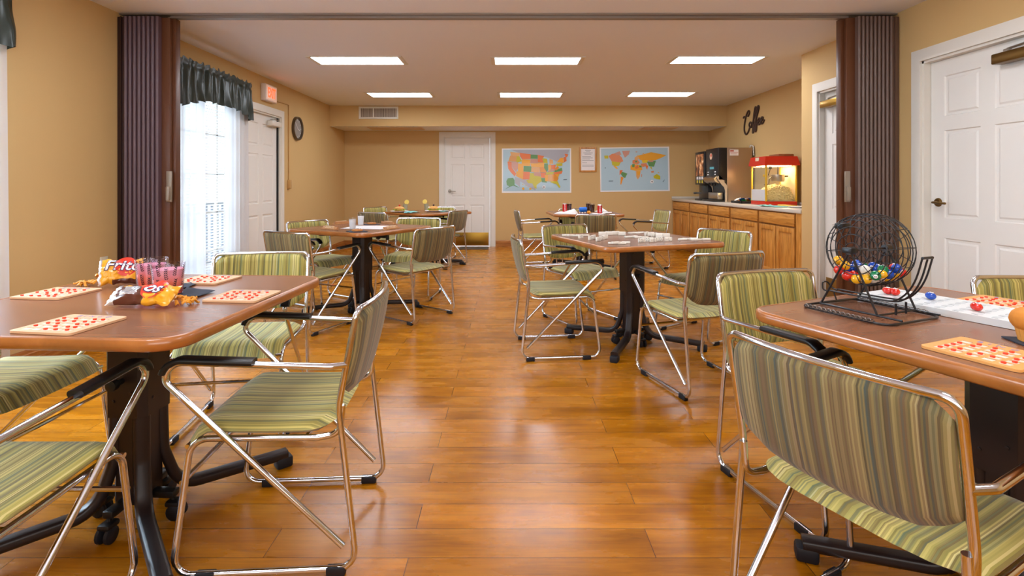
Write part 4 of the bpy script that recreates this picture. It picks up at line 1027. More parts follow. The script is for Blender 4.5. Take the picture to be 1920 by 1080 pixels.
# chip bags
YB_ = mat('bag_yellow', (236, 168, 36), .3, coat=.3); BRB = mat('bag_brown', (92, 48, 34), .3, coat=.3); SILV = mat('bag_foil', (226, 224, 228), .22, .75); BRED = mat('bag_red', (214, 56, 36), .3); BWH = mat('bag_white', (244, 240, 240), .4); BBL = mat('bag_blue', (60, 50, 110), .4)
def bag(label, w, h, th, M, zones, txt, tpos, tsize, seed):
    t = thing('chip_bag', label, 'chip bag', (0, 0, 0), 0, 'opened corn chip bags'); t.matrix_world = M
    bm = nb()
    def fn(s):
        def g(u, v):
            x = (u-.5)*w*(1-.12*sin(pi*v)*0); y = (v-.5)*h*(1-.10*sin(pi*u))
            k = (max(0, 1-(2*u-1)**4)*max(0, 1-(2*v-1)**2))**.6
            n = noise.noise((u*5+seed, v*5, s*2))*.13*th+abs(noise.noise((u*13+seed, v*9, s)))*.10*th+noise.noise((u*26+seed, v*20, s))*.05*th
            return (x+noise.noise((v*7, seed, u*3))*.006, y+noise.noise((u*7, seed+3, 1))*.007, s*(th*.5*k)+n*min(1, k*3+.2))
        return g
    gridmesh(bm, fn(1), 36, 26, mifn=lambda u, v: zones(u, v)); gridmesh(bm, fn(-1), 36, 26, mifn=lambda u, v: zones(u, v))
    bmesh.ops.remove_doubles(bm, verts=bm.verts, dist=.0012)
    obj('bag_film', bm, [YB_, BRB, SILV], t, sharp=50)
    f1 = fn(1)
    def wrap(b2, lift):
        for v in b2.verts:
            u, vv = v.co.x/w+.5, v.co.y/h+.5
            v.co.z = f1(max(.02, min(.98, u)), max(.04, min(.96, vv)))[2]+lift
    tx, ty, ta = tpos
    bm = nb(); g = 16
    ring = [(tx+.40*tsize*2.6*cos(a*2*pi/g)*.62, ty+.55*tsize*sin(a*2*pi/g)*1.25) for a in range(g)]
    cv = bm.verts.new((tx, ty, 0)); prev = None; rs = []
    for fr_ in (.5, 1.0): rs.append([bm.verts.new((tx+(x-tx)*fr_, ty+(y-ty)*fr_, 0)) for x, y in ring])
    for k in range(g): bm.faces.new((cv, rs[0][k], rs[0][(k+1) % g])); bm.faces.new((rs[0][k], rs[1][k], rs[1][(k+1) % g], rs[0][(k+1) % g]))
    wrap(bm, .0015); obj('red_patch', bm, BRED, t, flip=False)
    MT = Matrix.Translation((tx, ty, 0)) @ Matrix.Rotation(ta, 4, 'Z')
    bm = nb(); text_bm(bm, txt, tsize, MT, 0, bold=.003, shear=.2); bmesh.ops.subdivide_edges(bm, edges=[e for e in bm.edges if e.calc_length() > .006], cuts=2); wrap(bm, .003); obj('lettering_outline', bm, BBL, t, flip=False)
    bm = nb(); text_bm(bm, txt, tsize, MT, 0, bold=.0008, shear=.2); bmesh.ops.subdivide_edges(bm, edges=[e for e in bm.edges if e.calc_length() > .006], cuts=2); wrap(bm, .0042); obj('lettering', bm, BWH, t, flip=False)
    return t
# back bag: propped up, its front to the camera
p = P(229, 537, TT); v = Vector((p.x, p.y, 0)).normalized()
xd = Vector((v.y, -v.x, 0)); yd = Vector((v.x*.42, v.y*.42, .9)).normalized()
M = basis((p.x+v.x*.02, p.y+v.y*.02, TT+.054), xd, yd)
bag('yellow corn chip bag with red patch standing propped behind the pink glasses', .145, .105, .05, M @ Matrix.Rotation(-.06, 4, 'Z'), lambda u, v: 2 if u < .04 or u > .95 else (1 if v < .14 and u > .3 else 0), 'Fritos', (.012, .016, -.06), .058, 1)
# front bag: lying on its back, mouth to the right
p = P(268, 574, TT); xd = Vector((1, -.07, .02)).normalized(); yd = Vector((.06, .80, .58)).normalized(); yd = (yd-xd*yd.dot(xd)).normalized()
M = basis((p.x, p.y+.005, TT+.034), xd, yd)
bag('opened corn chip bag lying nearer the camera, brown and silver end to the left', .215, .085, .045, M, lambda u, v: 2 if u < .13 or (.18 < u < .42 and .3 < v < .9) else (1 if u < .58 and v < .78-.5*max(0, u-.42)*2 else 0), 'os', (.038, .012, -.15), .06, 5)
CHIP = mat('corn_chip', (222, 148, 34), .6, var=.15, vscale=60)
def chip(p, rot, label, grp, k=1):
    bm = nb(); gridmesh(bm, lambda u, v: ((u-.5)*.036*k, (v-.5)*.015*k*(1-.5*u), .006*sin(pi*v)+.007*sin(pi*u)*sin(u*4)), 8, 5)
    o = obj('corn_chip', bm, CHIP, None, p, sharp=180, flip=False); o.rotation_euler = rot; md = o.modifiers.new('t', 'SOLIDIFY'); md.thickness = .0018
    tag(o, label, 'corn chip', grp)
rn = random.Random(11)
for k in range(11):
    q = P(150+4.8*k+rn.uniform(-3, 3), 535.5+rn.uniform(-2.5, 2)-.3*k*.4, TT); z = TT+.006+(.012 if k > 4 else .002)*rn.random()+(.014 if k > 6 else 0)
    chip((q.x, q.y, z), (rn.uniform(-.5, .5), rn.uniform(-.4, .4), rn.uniform(0, 6)), 'orange corn chip spilled from the propped bag behind the glasses', 'corn chips from the propped bag', 1.15)
for k in range(13):
    q = P(327+3.4*k+rn.uniform(-3, 3), 571+rn.uniform(-4, 4)-.35*k, TT); z = TT+.006+(.012 if k < 8 else .001)*rn.random()
    chip((q.x, q.y, z), (rn.uniform(-.5, .5), rn.uniform(-.4, .4), rn.uniform(0, 6)), 'orange corn chip spilled from the lying bag near the dark napkin', 'corn chips from the lying bag')

# ------------------------------------------------------------------ bingo cage and board
BW = mat('black_wire', (24, 22, 24), .35, spec=.6)
U = Vector((.39, -.92, 0)).normalized(); V_ = Vector((.92, .39, 0)).normalized()
CC = Vector((1.144, 1.655, 0))
cg = thing('bingo_cage', 'black wire bingo cage full of coloured balls on its stand', 'bingo cage', (CC.x, CC.y, TT))
cg.rotation_euler = (0, 0, math.atan2(U.y, U.x))       # local x along the chute, local y along the axle
AZ = .19; BR = .112
prof = [(t_*.92, r_) for t_, r_ in [(-.088, .024), (-.088, .05), (-.085, .074), (-.075, .095), (-.05, .108), (-.025, BR), (0, BR), (.025, BR), (.05, .108), (.075, .095), (.085, .074), (.088, .05), (.088, .024)]]
bm = nb()
for t_, r_ in prof: tube(bm, [(r_*cos(a*2*pi/36), t_, AZ+r_*sin(a*2*pi/36)) for a in range(36)], .0016, 5, True)
for k in range(12):
    a = k*2*pi/12+.13; tube(bm, [((r_+.0015)*cos(a), t_, AZ+(r_+.0015)*sin(a)) for t_, r_ in prof], .0011, 5)
obj('wire_drum', bm, BW, cg, sharp=180)
bm = nb(); tube(bm, [(0, -.1, AZ), (0, .1, AZ)], .0035, 8)
for y in (-.086, .086): lathe(bm, [(0, -.012), (.012, -.012), (.012, .012), (0, .012)], 12, basis((0, y, AZ), (1, 0, 0), (0, 0, 1), (0, -1, 0)))
obj('axle', bm, BLACKM, cg)
bm = nb(); box(bm, (-.016, -.11, AZ-.008), (.016, -.085, AZ+.010), .003); box(bm, (-.075, -.06, AZ+.062), (-.045, -.015, AZ+.08), .004); obj('hub_clamp', bm, BLACKP, cg)
for y, nm in ((-.092, 0), (.088, 1)):
    for x in (-.095, .082):
        bm = nb(); tube(bm, [(0, y, AZ), (x, y*1.02, .008)], .0033, 8); obj('stand_leg', bm, BW, cg)
bm = nb(); tube(bm, fillet([(-.112, -.17, .004), (.155, -.17, .004), (.155, .088, .004), (-.112, .088, .004)], .035, 5, True), .0036, 8, True)
for y in (-.094, .085): tube(bm, [(-.098, y, .008), (.15, y, .008)], .0033, 8)
for x in (-.095, .082): tube(bm, [(x, -.096, .008), (x, .087, .008)], .0033, 8)
obj('base_frame', bm, BW, cg)
for y in (-.17, .088):
    bm = nb()
    for k in range(28):
        x = -.09+.0075*k; tube(bm, [(x+.006*cos(a*2*pi/8), y+(.006*sin(a*2*pi/8) if k % 2 else .002*sin(a*2*pi/8)), .0085+(.002*sin(a*2*pi/8) if k % 2 else .005*sin(a*2*pi/8))) for a in range(8)], .0016, 5, True)
    obj('chain', bm, mat('chain_grey', (104, 92, 84), .35, .8), cg)
bm = nb()
for y in (-.034, -.010, .014):
    dz = -.004 if y == -.010 else 0
    pts = [(-.115, .042), (-.03, .042), (.06, .044), (.098, .052), (.13, .082), (.152, .125), (.168, .185)]
    tube(bm, [(p.x, y, p.y+dz) for p in smooth(pts, 4)], .0026, 7)
tube(bm, [(.168, -.034, .185), (.168, .014, .185)], .004, 8)
for y in (-.034, .014): tube(bm, [(.098, y, .042), (.098, y, .008)], .0033, 7)
tube(bm, fillet([(-.115, -.034, .038), (-.132, -.034, .042), (-.142, -.022, .064), (-.142, .002, .064), (-.132, .014, .042), (-.115, .014, .038)], .012), .0026, 7)
tube(bm, [(-.11, -.01, .034), (-.10, -.01, .006)], .0026, 7)
obj('ball_chute', bm, BW, cg)
# balls, built once and copied
BALLC = {'red': (214, 40, 28), 'blue': (24, 72, 170), 'green': (14, 120, 70), 'yellow': (238, 176, 30), 'white': (238, 234, 224)}
bl = []
seq = ['yellow', 'red', 'yellow', 'blue', 'red', 'blue', 'red', 'yellow', 'blue', 'red', 'green', 'blue', 'yellow', 'green', 'white', 'green', 'yellow', 'red', 'green', 'white', 'blue', 'green', 'yellow', 'blue', 'white', 'yellow', 'red', 'green', 'yellow', 'blue']
rb = .0152; spots = []
for t_ in (-.062, -.031, 0, .031, .062):
    rr = .108-rb-.003
    for k in range(5):
        a = (-.34*2+.34*k)
        spots.append((rr*sin(a), t_, AZ-rr*cos(a)))
for s_ in ((-.081, -.03, AZ-.044), (.070, .016, AZ-.052), (-.048, -.046, AZ-.056), (-.018, -.016, AZ-.060), (.018, .014, AZ-.060), (.016, -.046, AZ-.060), (-.018, .046, AZ-.060), (-.05, .014, AZ-.055), (.05, -.016, AZ-.056), (.046, .046, AZ-.056)): spots.append(s_)
MC_ = Matrix.Translation((CC.x, CC.y, TT)) @ Matrix.Rotation(math.atan2(U.y, U.x), 4, 'Z')
def ball_mesh(c):
    bm = nb(); sphere(bm, (0, 0, 0), rb, 16, 10)
    lathe(bm, [(.0062, .0139), (.0052, .0146), (.0, .0155)], 14, mi=1)
    box(bm, (-.0026, -.0018, .0150), (-.0009, .0018, .0157), mi=2); box(bm, (.0006, -.0018, .0150), (.0023, .0018, .0157), mi=2)
    return obj('bingo_ball', bm, [mat('ball_'+c, BALLC[c], .16, coat=.5), BWH, LEAF])
order = sorted(range(len(spots)), key=lambda i: (MC_ @ Vector(spots[i])).x/(MC_ @ Vector(spots[i])).y)
cnt = {}; protos = {}
tot = {c: sum(1 for i in range(len(spots)) if seq[i % len(seq)] == c) for c in BALLC}
for rank, i in enumerate(order):
    c = seq[rank % len(seq)]; k = cnt.get(c, 0); cnt[c] = k+1
    if c not in protos: o = protos[c] = ball_mesh(c)
    else: o = protos[c].copy(); COL.objects.link(o)
    o.location = MC_ @ Vector(spots[i]); rn = random.Random(i)
    d = Vector((rn.uniform(-1, 1), rn.uniform(-1, .7), rn.uniform(-.8, 1))).normalized()
    o.rotation_euler = d.to_track_quat('Z', 'Y').to_euler()
    tag(o, '%s bingo ball inside the wire cage, %s %s one from the left' % (c, ORD[k], c), 'bingo ball', 'bingo balls in the cage')
# number board
bd = thing('number_board', 'long white bingo number board with small wells behind the cage', 'number board', (1.196, 1.798, TT), math.atan2(-.90, .434))
LB, WB = .74, .214; WP = mat('board_white', (228, 232, 232), .35)
bm = nb(); prism(bm, [(x+LB/2, y+WB/2) for x, y in rrect(LB, WB, .012, 4)], 0, .02, top=True)
obj('board_body', bm, WP, bd)
bm = nb()
for i in range(15):
    for j in range(5):
        x, y = .05+.046*i, .028+.04*j; lathe(bm, [(.0125, .0203), (.010, .0208), (.0085, .0204), (0, .0203)], 14, Matrix.Translation((x, y, 0)))
        box(bm, (x-.009, y-.0165, .02), (x+.006, y-.0145, .0205), mi=1)
obj('wells', bm, [mat('well_grey', (208, 214, 216), .4), mat('well_ink', (150, 158, 160), .5)], bd)
for px, py, c, lb in ((1664, 549, 'red', 'red bingo ball resting at the far end of the white board, left of its neighbour'), (1678, 551, 'red', 'red bingo ball at the far end of white board, right of its neighbour'), (1745, 559, 'blue', 'blue bingo ball standing alone on the white number board'), (1831, 580, 'red', 'red bingo ball with white disc on the right part of white board')):
    q = P(px, py, TT+.025); o = protos[c].copy(); COL.objects.link(o); o.location = (q.x, q.y, TT+.033); o.rotation_euler = (.25, .1, 0) ; o.scale = (1, 1, .8)
    tag(o, lb, 'bingo ball', 'bingo balls on the board')
# muffin on a dark napkin
q = P(1938, 643, TT)
mu = thing('muffin', 'golden muffin in a paper cup at the right photo edge', 'muffin', (q.x, q.y, TT+.004))
bm = nb(); n = 40
rgs = []
for r_, z in ((.028, 0), (.034, .03), (.039, .05)): rgs.append([(r_*(1+.03*(-1)**k)*cos(k*2*pi/n), r_*(1+.03*(-1)**k)*sin(k*2*pi/n), z) for k in range(n)])
loft(bm, rgs); obj('paper_cup', bm, mat('muffin_cup', (214, 150, 70), .7), mu, sharp=20)
bm = nb(); sphere(bm, (0, 0, .052), .046, 20, 12, (1, 1, .72))
for v in bm.verts: v.co += v.co.normalized()*.004*noise.noise(v.co*60)
obj('muffin_top', bm, mat('muffin_top', (206, 130, 44), .75, var=.2, vscale=60), mu, sharp=180)
bm = nb(); box(bm, (-.055, -.05, 0), (.055, .05, .003)); tag(obj('paper_napkin', bm, NAP, None, (q.x+.01, q.y-.01, TT), -.2), 'dark napkin under the muffin at the right photo edge', 'napkin')

# ------------------------------------------------------------------ milk glass table
MILK = mat('milk', (244, 244, 246), .35)
for px, py, lb in ((661, 431.5, 'glass of milk standing nearer, beside the cookie on dark napkin'), (676.5, 423.5, 'glass of milk standing farther back on the white game board')):
    q = P(px, py, TT); t = thing('milk_glass', lb, 'glass', (q.x, q.y, TT), 0, 'glasses of milk')
    bm = nb(); lathe(bm, [(0, 0), (.025, 0), (.031, .108), (.030, .108), (.0245, .012), (0, .012)], 24); obj('glass', bm, CLEAR, t)
    bm = nb(); lathe(bm, [(0, .0125), (.0242, .0125), (.0292, .092), (0, .092)], 24); obj('milk', bm, MILK, t)
quad_cloth('game_board', [(637.4, 428.9), (717, 430.3), (728.5, 423.7), (668, 423)], TT, mat('board_sheet', (232, 230, 230), .5, var=.04, vscale=30), 'white square word game board lying on the milk glass table', 'game board', amp=.0015)
COOK = mat('cookie', (190, 122, 62), .8, var=.25, vscale=70)
for px, py, lb in ((669, 434, 'cookie on a dark napkin at the near corner'), (696, 420.8, 'cookie on a dark napkin at the far side')):
    q = P(px, py, TT); bm = nb(); box(bm, (-.07, -.07, 0), (.07, .07, .003)); tag(obj('paper_napkin', bm, NAP, None, (q.x, q.y, TT), .6), 'dark napkin under the cookie '+lb.split('napkin ')[1]+' of the milk glass table', 'napkin', 'dark cookie napkins')
    bm = nb(); lathe(bm, [(0, 0), (.042, 0), (.046, .006), (.042, .013), (.02, .017), (0, .018)], 24)
    for v in bm.verts: v.co += Vector((noise.noise(v.co*70), noise.noise(v.co*70+Vector((5, 0, 0))), noise.noise(v.co*90)))*.003
    for k in range(9):
        a, r_ = random.random()*6.28, random.random()*.034; sphere(bm, (r_*cos(a), r_*sin(a), .016), .0045, 6, 4, mi=1)
    tag(obj('cookie', bm, [COOK, mat('choc_chip', (60, 34, 22), .5)], None, (q.x+.005, q.y, TT+.0035)), lb+' of the milk glass table', 'cookie', 'cookies on napkins')
RACKM = mk_wood('rack_wood', (176, 120, 74), (200, 146, 96), (214, 164, 114), .5, (4, 20, 20), 2); TILE = mat('tile_wood', (226, 196, 152), .5)
for px0, py0, px1, py1, nm, face in ((603.5, 428.5, 633.5, 431, 'left', -1), (721, 431, 746, 428, 'right', -1), (626, 420.5, 653, 418.5, 'rear left', 1), (715, 418.8, 742, 421, 'rear right', 1)):
    a, b = P(px0, py0, TT), P(px1, py1, TT); d = b-a; l_ = max(.15, min(.2, d.length)); c = (a+b)/2
    rz = math.atan2(d.y, d.x) if d.length > .1 else 0
    t = thing('tile_rack', 'wooden letter tile rack at the %s side of the milk glass table' % nm, 'tile rack', (c.x, c.y, TT), rz, 'letter tile racks')
    fy = -1 if face < 0 else 1
    bm = nb(); prism(bm, [(-.022, 0), (.016, 0), (.016, .024), (.006, .024), (-.004, .008), (-.018, .008), (-.018, .012), (-.022, .012)], -l_/2, l_/2, M=Matrix(((0, 0, 1, 0), (-fy, 0, 0, 0), (0, 1, 0, 0), (0, 0, 0, 1))) if fy < 0 else Matrix(((0, 0, 1, 0), (-1, 0, 0, 0), (0, 1, 0, 0), (0, 0, 0, 1))))
    obj('rack_body', bm, RACKM, t)
    pr = None
    for k in range(6):
        if pr is None:
            bm = nb(); box(bm, (-.0095, -.0022, 0), (.0095, .0022, .021), .001); box(bm, (-.004, -.0026, .006), (.004, -.0021, .0145), mi=1); box(bm, (-.004, .0021, .006), (.004, .0026, .0145), mi=1); o = pr = obj('letter_tile', bm, [TILE, mat('tile_ink', (150, 70, 50), .5)])
        else: o = pr.copy(); COL.objects.link(o)
        M = Matrix.Translation(c.to_3d()*1) ; M = Matrix.Translation((c.x, c.y, TT)) @ Matrix.Rotation(rz, 4, 'Z')
        yy = -.006 if fy < 0 else .006
        o.matrix_world = M @ Matrix.Translation((-.0525+.021*k, yy, .0095)) @ Matrix.Rotation(-.42 if fy < 0 else .42, 4, 'X')
        tag(o, 'letter tile on the %s rack, %s of six from the left' % (nm, ORD[k]), 'letter tile', 'letter tiles on the racks')

# ------------------------------------------------------------------ dominoes
DOM = mat('domino_white', (236, 233, 222), .3); PIP = mat('domino_pip', (30, 30, 60), .4)
DL, DW, DT = .056, .029, .012
def domino_mesh(kind):
    bm = nb(); box(bm, (-DL/2, -DT/2, 0), (DL/2, DT/2, DW), .002)
    y = -DT/2-.0003
    if kind:
        box(bm, (-.0006, y, .003), (.0006, y+.0006, DW-.003), mi=1)
        for s in (-1, 1):
            k = kind if s > 0 else (kind*3) % 6+1
            lay = {1: [(0, 0)], 2: [(-1, -1), (1, 1)], 3: [(-1, -1), (0, 0), (1, 1)], 4: [(-1, -1), (1, 1), (-1, 1), (1, -1)], 5: [(-1, -1), (1, 1), (-1, 1), (1, -1), (0, 0)], 6: [(-1, -1), (1, 1), (-1, 1), (1, -1), (-1, 0), (1, 0)]}[k]
            for a, b in lay: box(bm, (s*.0145+a*.0075-.002, y, DW/2+b*.0085-.002), (s*.0145+a*.0075+.002, y+.0006, DW/2+b*.0085+.002), mi=1)
    return obj('domino', bm, [DOM, PIP])
DP = {}
def domino(px, py, rz, stand, kind, label, lift=0):
    z = TT+lift; q = P(px, py, z)
    if kind not in DP: o = DP[kind] = domino_mesh(kind)
    else: o = DP[kind].copy(); COL.objects.link(o)
    if stand: o.location = (q.x, q.y, z); o.rotation_euler = (0, 0, rz)
    else: o.location = (q.x, q.y, z+DT/2); o.rotation_euler = (pi/2, 0, rz); o.location.y += .0
    tag(o, label, 'domino', 'white dominoes on the domino table')
def drow(items, txt, stand=True):
    for k, it in enumerate(items): domino(*it[:3], stand, it[3], 'white domino %s, %s from the left' % (txt, ORD[k]), it[4] if len(it) > 4 else 0)
drow([(1060, 442, .1, 0), (1068, 442.3, .5, 0, .0125), (1077, 442.8, .1, 0), (1087, 442.6, -.2, 0, .0125), (1096, 442, .3, 0)], 'lying flat at the back left corner', False)
drow([(1089, 446.8, .9, 2), (1107.5, 449.5, .9, 4), (1113, 448, 1.0, 3), (1122, 452, .85, 5), (1129, 449.5, .7, 1), (1134.5, 448, .7, 0)], 'standing in front of the left players seat')
drow([(1129, 441.6, .1, 0), (1142, 440.8, -.1, 0), (1154.5, 440.3, .15, 0), (1166, 441.4, -.05, 0)], 'standing blank in the rear edge row')
drow([(1176, 445, .2, 0), (1186, 444.6, .6, 0), (1195, 445.5, 0, 0), (1206, 446, .3, 0)], 'lying flat in the middle of the table', False)
drow([(1183, 437.7, .2, 0), (1193, 437.5, -.2, 0), (1201, 437.2, .3, 0)], 'lying flat at the rear right of the table', False)
drow([(1147, 457, .2, 0), (1156, 456.5, .9, 0), (1164, 457.4, .1, 0), (1174, 455.6, -.3, 0), (1152, 456, .4, 0, .0125)], 'lying in the loose heap at the near left', False)
drow([(1203, 454.5, .45, 3), (1217.5, 453, .1, 1), (1224.5, 454, .35, 6), (1236, 452, .3, 5), (1253, 452.5, .28, 2)], 'standing with pips showing along the near edge')
drow([(1212, 441.5, .9, 0), (1220, 442.2, .2, 0), (1226.5, 443.8, .5, 0), (1236, 444.5, -.2, 0), (1249, 444.7, .1, 0)], 'standing blank in the right side row')
drow([(1277, 450, .3, 0), (1287, 449, -.2, 0), (1298, 448.6, .2, 0), (1306, 450.5, .5, 0), (1300, 449.8, .1, 0, .0125), (1322, 449.4, .1, 0)], 'lying flat at the right corner', False)

# ------------------------------------------------------------------ sandwich table
def veg(bm, c, r, n, mi): pass
for px, py, nm in ((749, 397.8, 'left'), (813, 397.0, 'right')):
    q = P(px, py, TT); t = thing('dinner_plate', 'white dinner plate at the %s place of the sandwich table' % nm, 'plate', (q.x, q.y, TT), 0, 'white sandwich plates')
    bm = nb(); lathe(bm, [(0, 0), (.075, 0), (.125, .016), (.128, .018), (.122, .019), (.074, .005), (0, .005)], 32); obj('plate_dish', bm, PAPER, t)
    s = thing('sandwich', 'bread roll sandwich with lettuce on the %s plate' % nm, 'sandwich', (q.x, q.y, TT+.006), .3, 'sandwiches on plates')
    BUN = mat('bun', (216, 158, 84), .6, var=.12, vscale=30); LET = mat('lettuce', (150, 176, 50), .6); TOM = mat('tomato', (206, 60, 30), .4); HAM = mat('ham', (226, 160, 130), .5)
    bm = nb(); sphere(bm, (0, 0, .014), .075, 18, 8, (1, .72, .18)); obj('lower_bun', bm, BUN, s)
    bm = nb(); gridmesh(bm, lambda u, v: ((.05+.032*v)*cos(u*2*pi)*1.05+0, (.034+.03*v)*sin(u*2*pi), .030+.012*sin(u*60)*v), 60, 3); obj('lettuce', bm, LET, s, flip=False)
    bm = nb(); sphere(bm, (0, 0, .036), .07, 16, 6, (1, .74, .1)); obj('filling', bm, HAM, s)
    bm = nb(); sphere(bm, (0, 0, .044), .072, 18, 10, (1, .70, .42)); obj('upper_bun', bm, BUN, s)
    bm = nb(); tube(bm, [(0, 0, .06), (0, 0, .135)], .0014, 6); pk = obj('pick', bm, TILE, s)
    bm = nb(); sphere(bm, (0, 0, .088), .014, 12, 8); obj('tomato' if nm == 'left' else 'olive', bm, TOM if nm == 'left' else mat('olive', (66, 40, 44), .3), s)
for px, py, nm in ((760, 395.9, 'left'), (799.5, 394.6, 'right')):
    q = P(px, py, TT); t = thing('lemonade_glass', 'glass of lemonade with lemon slice behind the %s sandwich' % nm, 'glass', (q.x, q.y, TT), 0, 'lemonade glasses')
    bm = nb(); lathe(bm, [(0, 0), (.03, 0), (.036, .12), (.0348, .12), (.029, .008), (0, .008)], 20); obj('glass', bm, CLEAR, t)
    bm = nb(); lathe(bm, [(0, .0085), (.0285, .0085), (.0335, .10), (0, .10)], 20); obj('lemonade', bm, mat('lemonade', (226, 226, 190), .2, trans=.4), t)
    bm = nb(); lathe(bm, [(0, -.003), (.032, -.003), (.034, 0), (.032, .003), (0, .003)], 18, basis((.022 if nm == 'left' else -.022, -.01, .132), (1, 0, 0), (0, .2, 1))); obj('lemon_slice', bm, mat('lemon', (236, 206, 96), .5), t)
quad_cloth('cloth_napkin', [(757, 400.3), (775, 399.7), (788, 398.2), (764, 396.8)], TT, TEAL, 'teal napkin by the left sandwich plate', 'napkin', 'teal napkins', amp=.02, seed=2)
quad_cloth('cloth_napkin', [(825, 397.6), (839, 397.0), (841, 395.8), (827, 395.8)], TT, TEAL, 'teal napkin right of the right sandwich plate', 'napkin', 'teal napkins', amp=.012, seed=6)

# ------------------------------------------------------------------ cola table
COLA = mat('cola', (60, 24, 12), .12, trans=.25); CANR = mat('can_red', (206, 34, 28), .3, .3)
for px, py, lb in ((1067.5, 397, 'glass of cola beside the left can on the far right table'), (1103, 396.2, 'glass of cola in the middle of the far right table, standing farther back'), (1110.5, 398.8, 'glass of cola in the middle of the far right table, standing nearer')):
    q = P(px, py, TT); t = thing('cola_glass', lb, 'glass', (q.x, q.y, TT), 0, 'glasses of cola')
    bm = nb(); lathe(bm, [(0, 0), (.028, 0), (.037, .13), (.0358, .13), (.027, .01), (0, .01)], 20); obj('glass', bm, CLEAR, t)
    bm = nb(); lathe(bm, [(0, .0105), (.0266, .0105), (.0345, .112), (0, .112)], 20); obj('cola', bm, COLA, t)
    bm = nb()
    for k in range(3): box(bm, (-.018+.012*k, -.012+.008*(k % 2), .1), (-.004+.012*k, .004+.008*(k % 2), .117), .003)
    obj('ice_cube', bm, CLEAR, t)
for px, py, lb in ((1059, 397.2, 'red cola can standing partly behind the white paper'), (1124.5, 400.2, 'red cola can standing at the right of the far table')):
    q = P(px, py, TT); t = thing('soda_can', lb, 'can', (q.x, q.y, TT), 0, 'red cola cans')
    bm = nb(); lathe(bm, [(0, .004), (.022, .002), (.026, 0), (.033, .01), (.033, .108)], 24); obj('can_body', bm, CANR, t)
    bm = nb(); lathe(bm, [(.033, .108), (.027, .121), (.0265, .122), (.025, .119), (0, .119)], 24); obj('can_top', bm, STEEL, t)
    bm = nb(); text_bm(bm, 'Coca-Cola', .026, Matrix.Identity(4), 0, bold=.0006, shear=.25)
    for v in bm.verts:
        a = -pi/2+v.co.y/.033*1.0; h_ = v.co.x
        v.co = Vector((.0335*cos(a), .0335*sin(a), .062+h_*.85))
    obj('can_lettering', bm, BWH, t, flip=False)
quad_cloth('paper_sheet', [(1038, 400.7), (1080, 402), (1082, 396), (1050, 396.5)], TT, PAPER, 'white sheet of paper lying at the left of the cola table', 'paper', 'white papers on cola table', amp=.002)
quad_cloth('paper_sheet', [(1105, 401.6), (1130, 402.2), (1137, 399.6), (1112, 399.6)], TT, PAPER, 'white sheet of paper under the right cola can', 'paper', 'white papers on cola table', amp=.002, seed=3)
quad_cloth('paper_sheet', [(1130, 399.2), (1147, 399.0), (1147, 397.6), (1130, 397.6)], TT, PAPER, 'white sheet of paper at the right end of the cola table', 'paper', 'white papers on cola table', amp=.002, seed=5)
def cone_paper(px0, px1, py, hgt, lb, pk):
    a, b = P(px0, py, TT), P(px1, py, TT); bm = nb()
    gridmesh(bm, lambda u, v: (a.x+(b.x-a.x)*u, a.y+.10*(v-.5), .001+hgt*(u if u < pk else max(0, (1-u)/(1-pk)))*sin(pi*v)**.7+.004*noise.noise((u*6, v*6, 0))), 16, 10)
    tag(obj('folded_napkin', bm, PAPER, None, (0, 0, TT), sharp=40, flip=False), lb, 'napkin', 'crumpled white napkins')
cone_paper(1047, 1083, 400.5, .078, 'crumpled white napkin peaking in front of the left can and glass', .82)
cone_paper(1116, 1139, 396.5, .07, 'crumpled white napkin peaking behind the right can', .4)
q = P(1093, 397.8, TT); t = thing('dice_cup', 'blue cup lying tipped on its side on the cola table', 'cup', (q.x, q.y, TT+.036), .1)
MX = Matrix.Rotation(pi/2, 4, 'Y')
bm = nb(); lathe(bm, [(0, -.05), (.03, -.05), (.034, -.045), (.036, .05), (.034, .05), (.031, -.04), (0, -.042)], 24, MX, mis=[0, 0, 0, 0, 1, 1]); obj('cup_body', bm, [mat('cup_blue', (20, 110, 214), .35), mat('cup_inside', (18, 40, 92), .5)], t)
for k in range(5):
    q = P(1082+5*k, 400.3-(k % 2)*.8, TT); bm = nb(); box(bm, (-.008, -.008, 0), (.008, .008, .016), .0025)
    box(bm, (-.0015, -.0083, .0065), (.0015, -.0079, .0095), mi=1)
    tag(obj('die', bm, [DOM, PIP], None, (q.x, q.y, TT), .3*k), 'small white die in front of the blue cup, %s of five from the left' % ORD[k], 'die', 'dice by the blue cup')
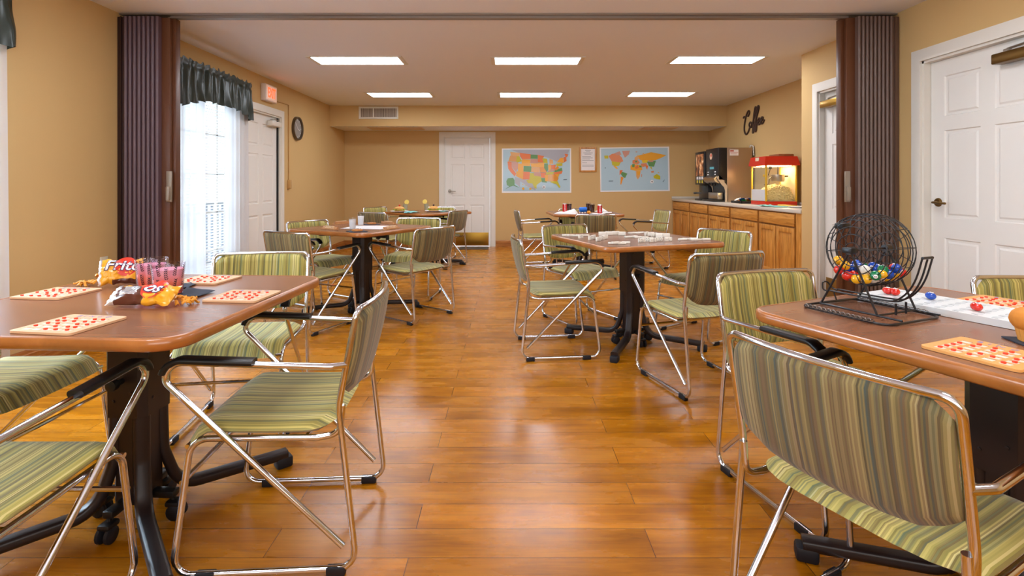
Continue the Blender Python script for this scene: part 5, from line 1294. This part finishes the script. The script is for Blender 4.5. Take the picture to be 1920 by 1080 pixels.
q = P(1104, 401, TT); bm = nb(); sphere(bm, (0, 0, .02), .026, 14, 8, (1, 1, .75))
for v in bm.verts: v.co += v.co*.12*noise.noise(v.co*60)
tag(obj('orange_snack', bm, CHIP, None, (q.x, q.y, TT)), 'small orange snack lying in front of the cola glasses', 'snack')

# ------------------------------------------------------------------ light and camera
w = bpy.data.worlds.new('sky'); SC.world = w; w.use_nodes = True
bg = w.node_tree.nodes['Background']; bg.inputs[0].default_value = (.86, .93, 1.0, 1); bg.inputs[1].default_value = 3.4
def area(name, loc, rot, sx, sy, power, col):
    l = bpy.data.lights.new(name, 'AREA'); l.shape = 'RECTANGLE'; l.size = sx; l.size_y = sy; l.energy = power; l.color = col
    o = bpy.data.objects.new(name, l); COL.objects.link(o); o.location = loc; o.rotation_euler = rot
    return o
area('daylight_window_far', (XL-.5, 5.3, 1.15), (0, -pi/2, 0), 2.0, 1.2, 26, (.86, .93, 1))
area('added_fill', (0, YF+.15, 1.6), (pi/2+.35, 0, 0), 3.6, 1.2, 75, (.94, .97, 1))  # unseen fill lamp added behind the camera to even out the light
area('daylight_window_near', (XL-.5, 2.4, 1.3), (0, -pi/2, 0), 1.7, 1.3, 320, (.74, .86, 1))
cam = bpy.data.cameras.new('camera'); co = bpy.data.objects.new('camera', cam); COL.objects.link(co)
co.location = (0, 0, EYE); co.rotation_euler = (pi/2, 0, 0)
cam.sensor_width = 36; cam.sensor_fit = 'HORIZONTAL'; cam.lens = F/1920*36; cam.shift_x = (960-CX)/1920; cam.shift_y = (CY-540)/1920; cam.clip_start = .02
SC.camera = co
SC.view_settings.view_transform = 'Standard'; SC.view_settings.look = 'None'; SC.view_settings.exposure = 0.03; SC.view_settings.gamma = 1.0
try:
    SC.cycles.use_denoising = True; SC.cycles.max_bounces = 8; SC.cycles.diffuse_bounces = 4; SC.cycles.glossy_bounces = 4; SC.cycles.transmission_bounces = 6; SC.cycles.transparent_max_bounces = 24
    SC.cycles.sample_clamp_indirect = 4.0; SC.cycles.caustics_reflective = False; SC.cycles.caustics_refractive = False
except Exception: pass
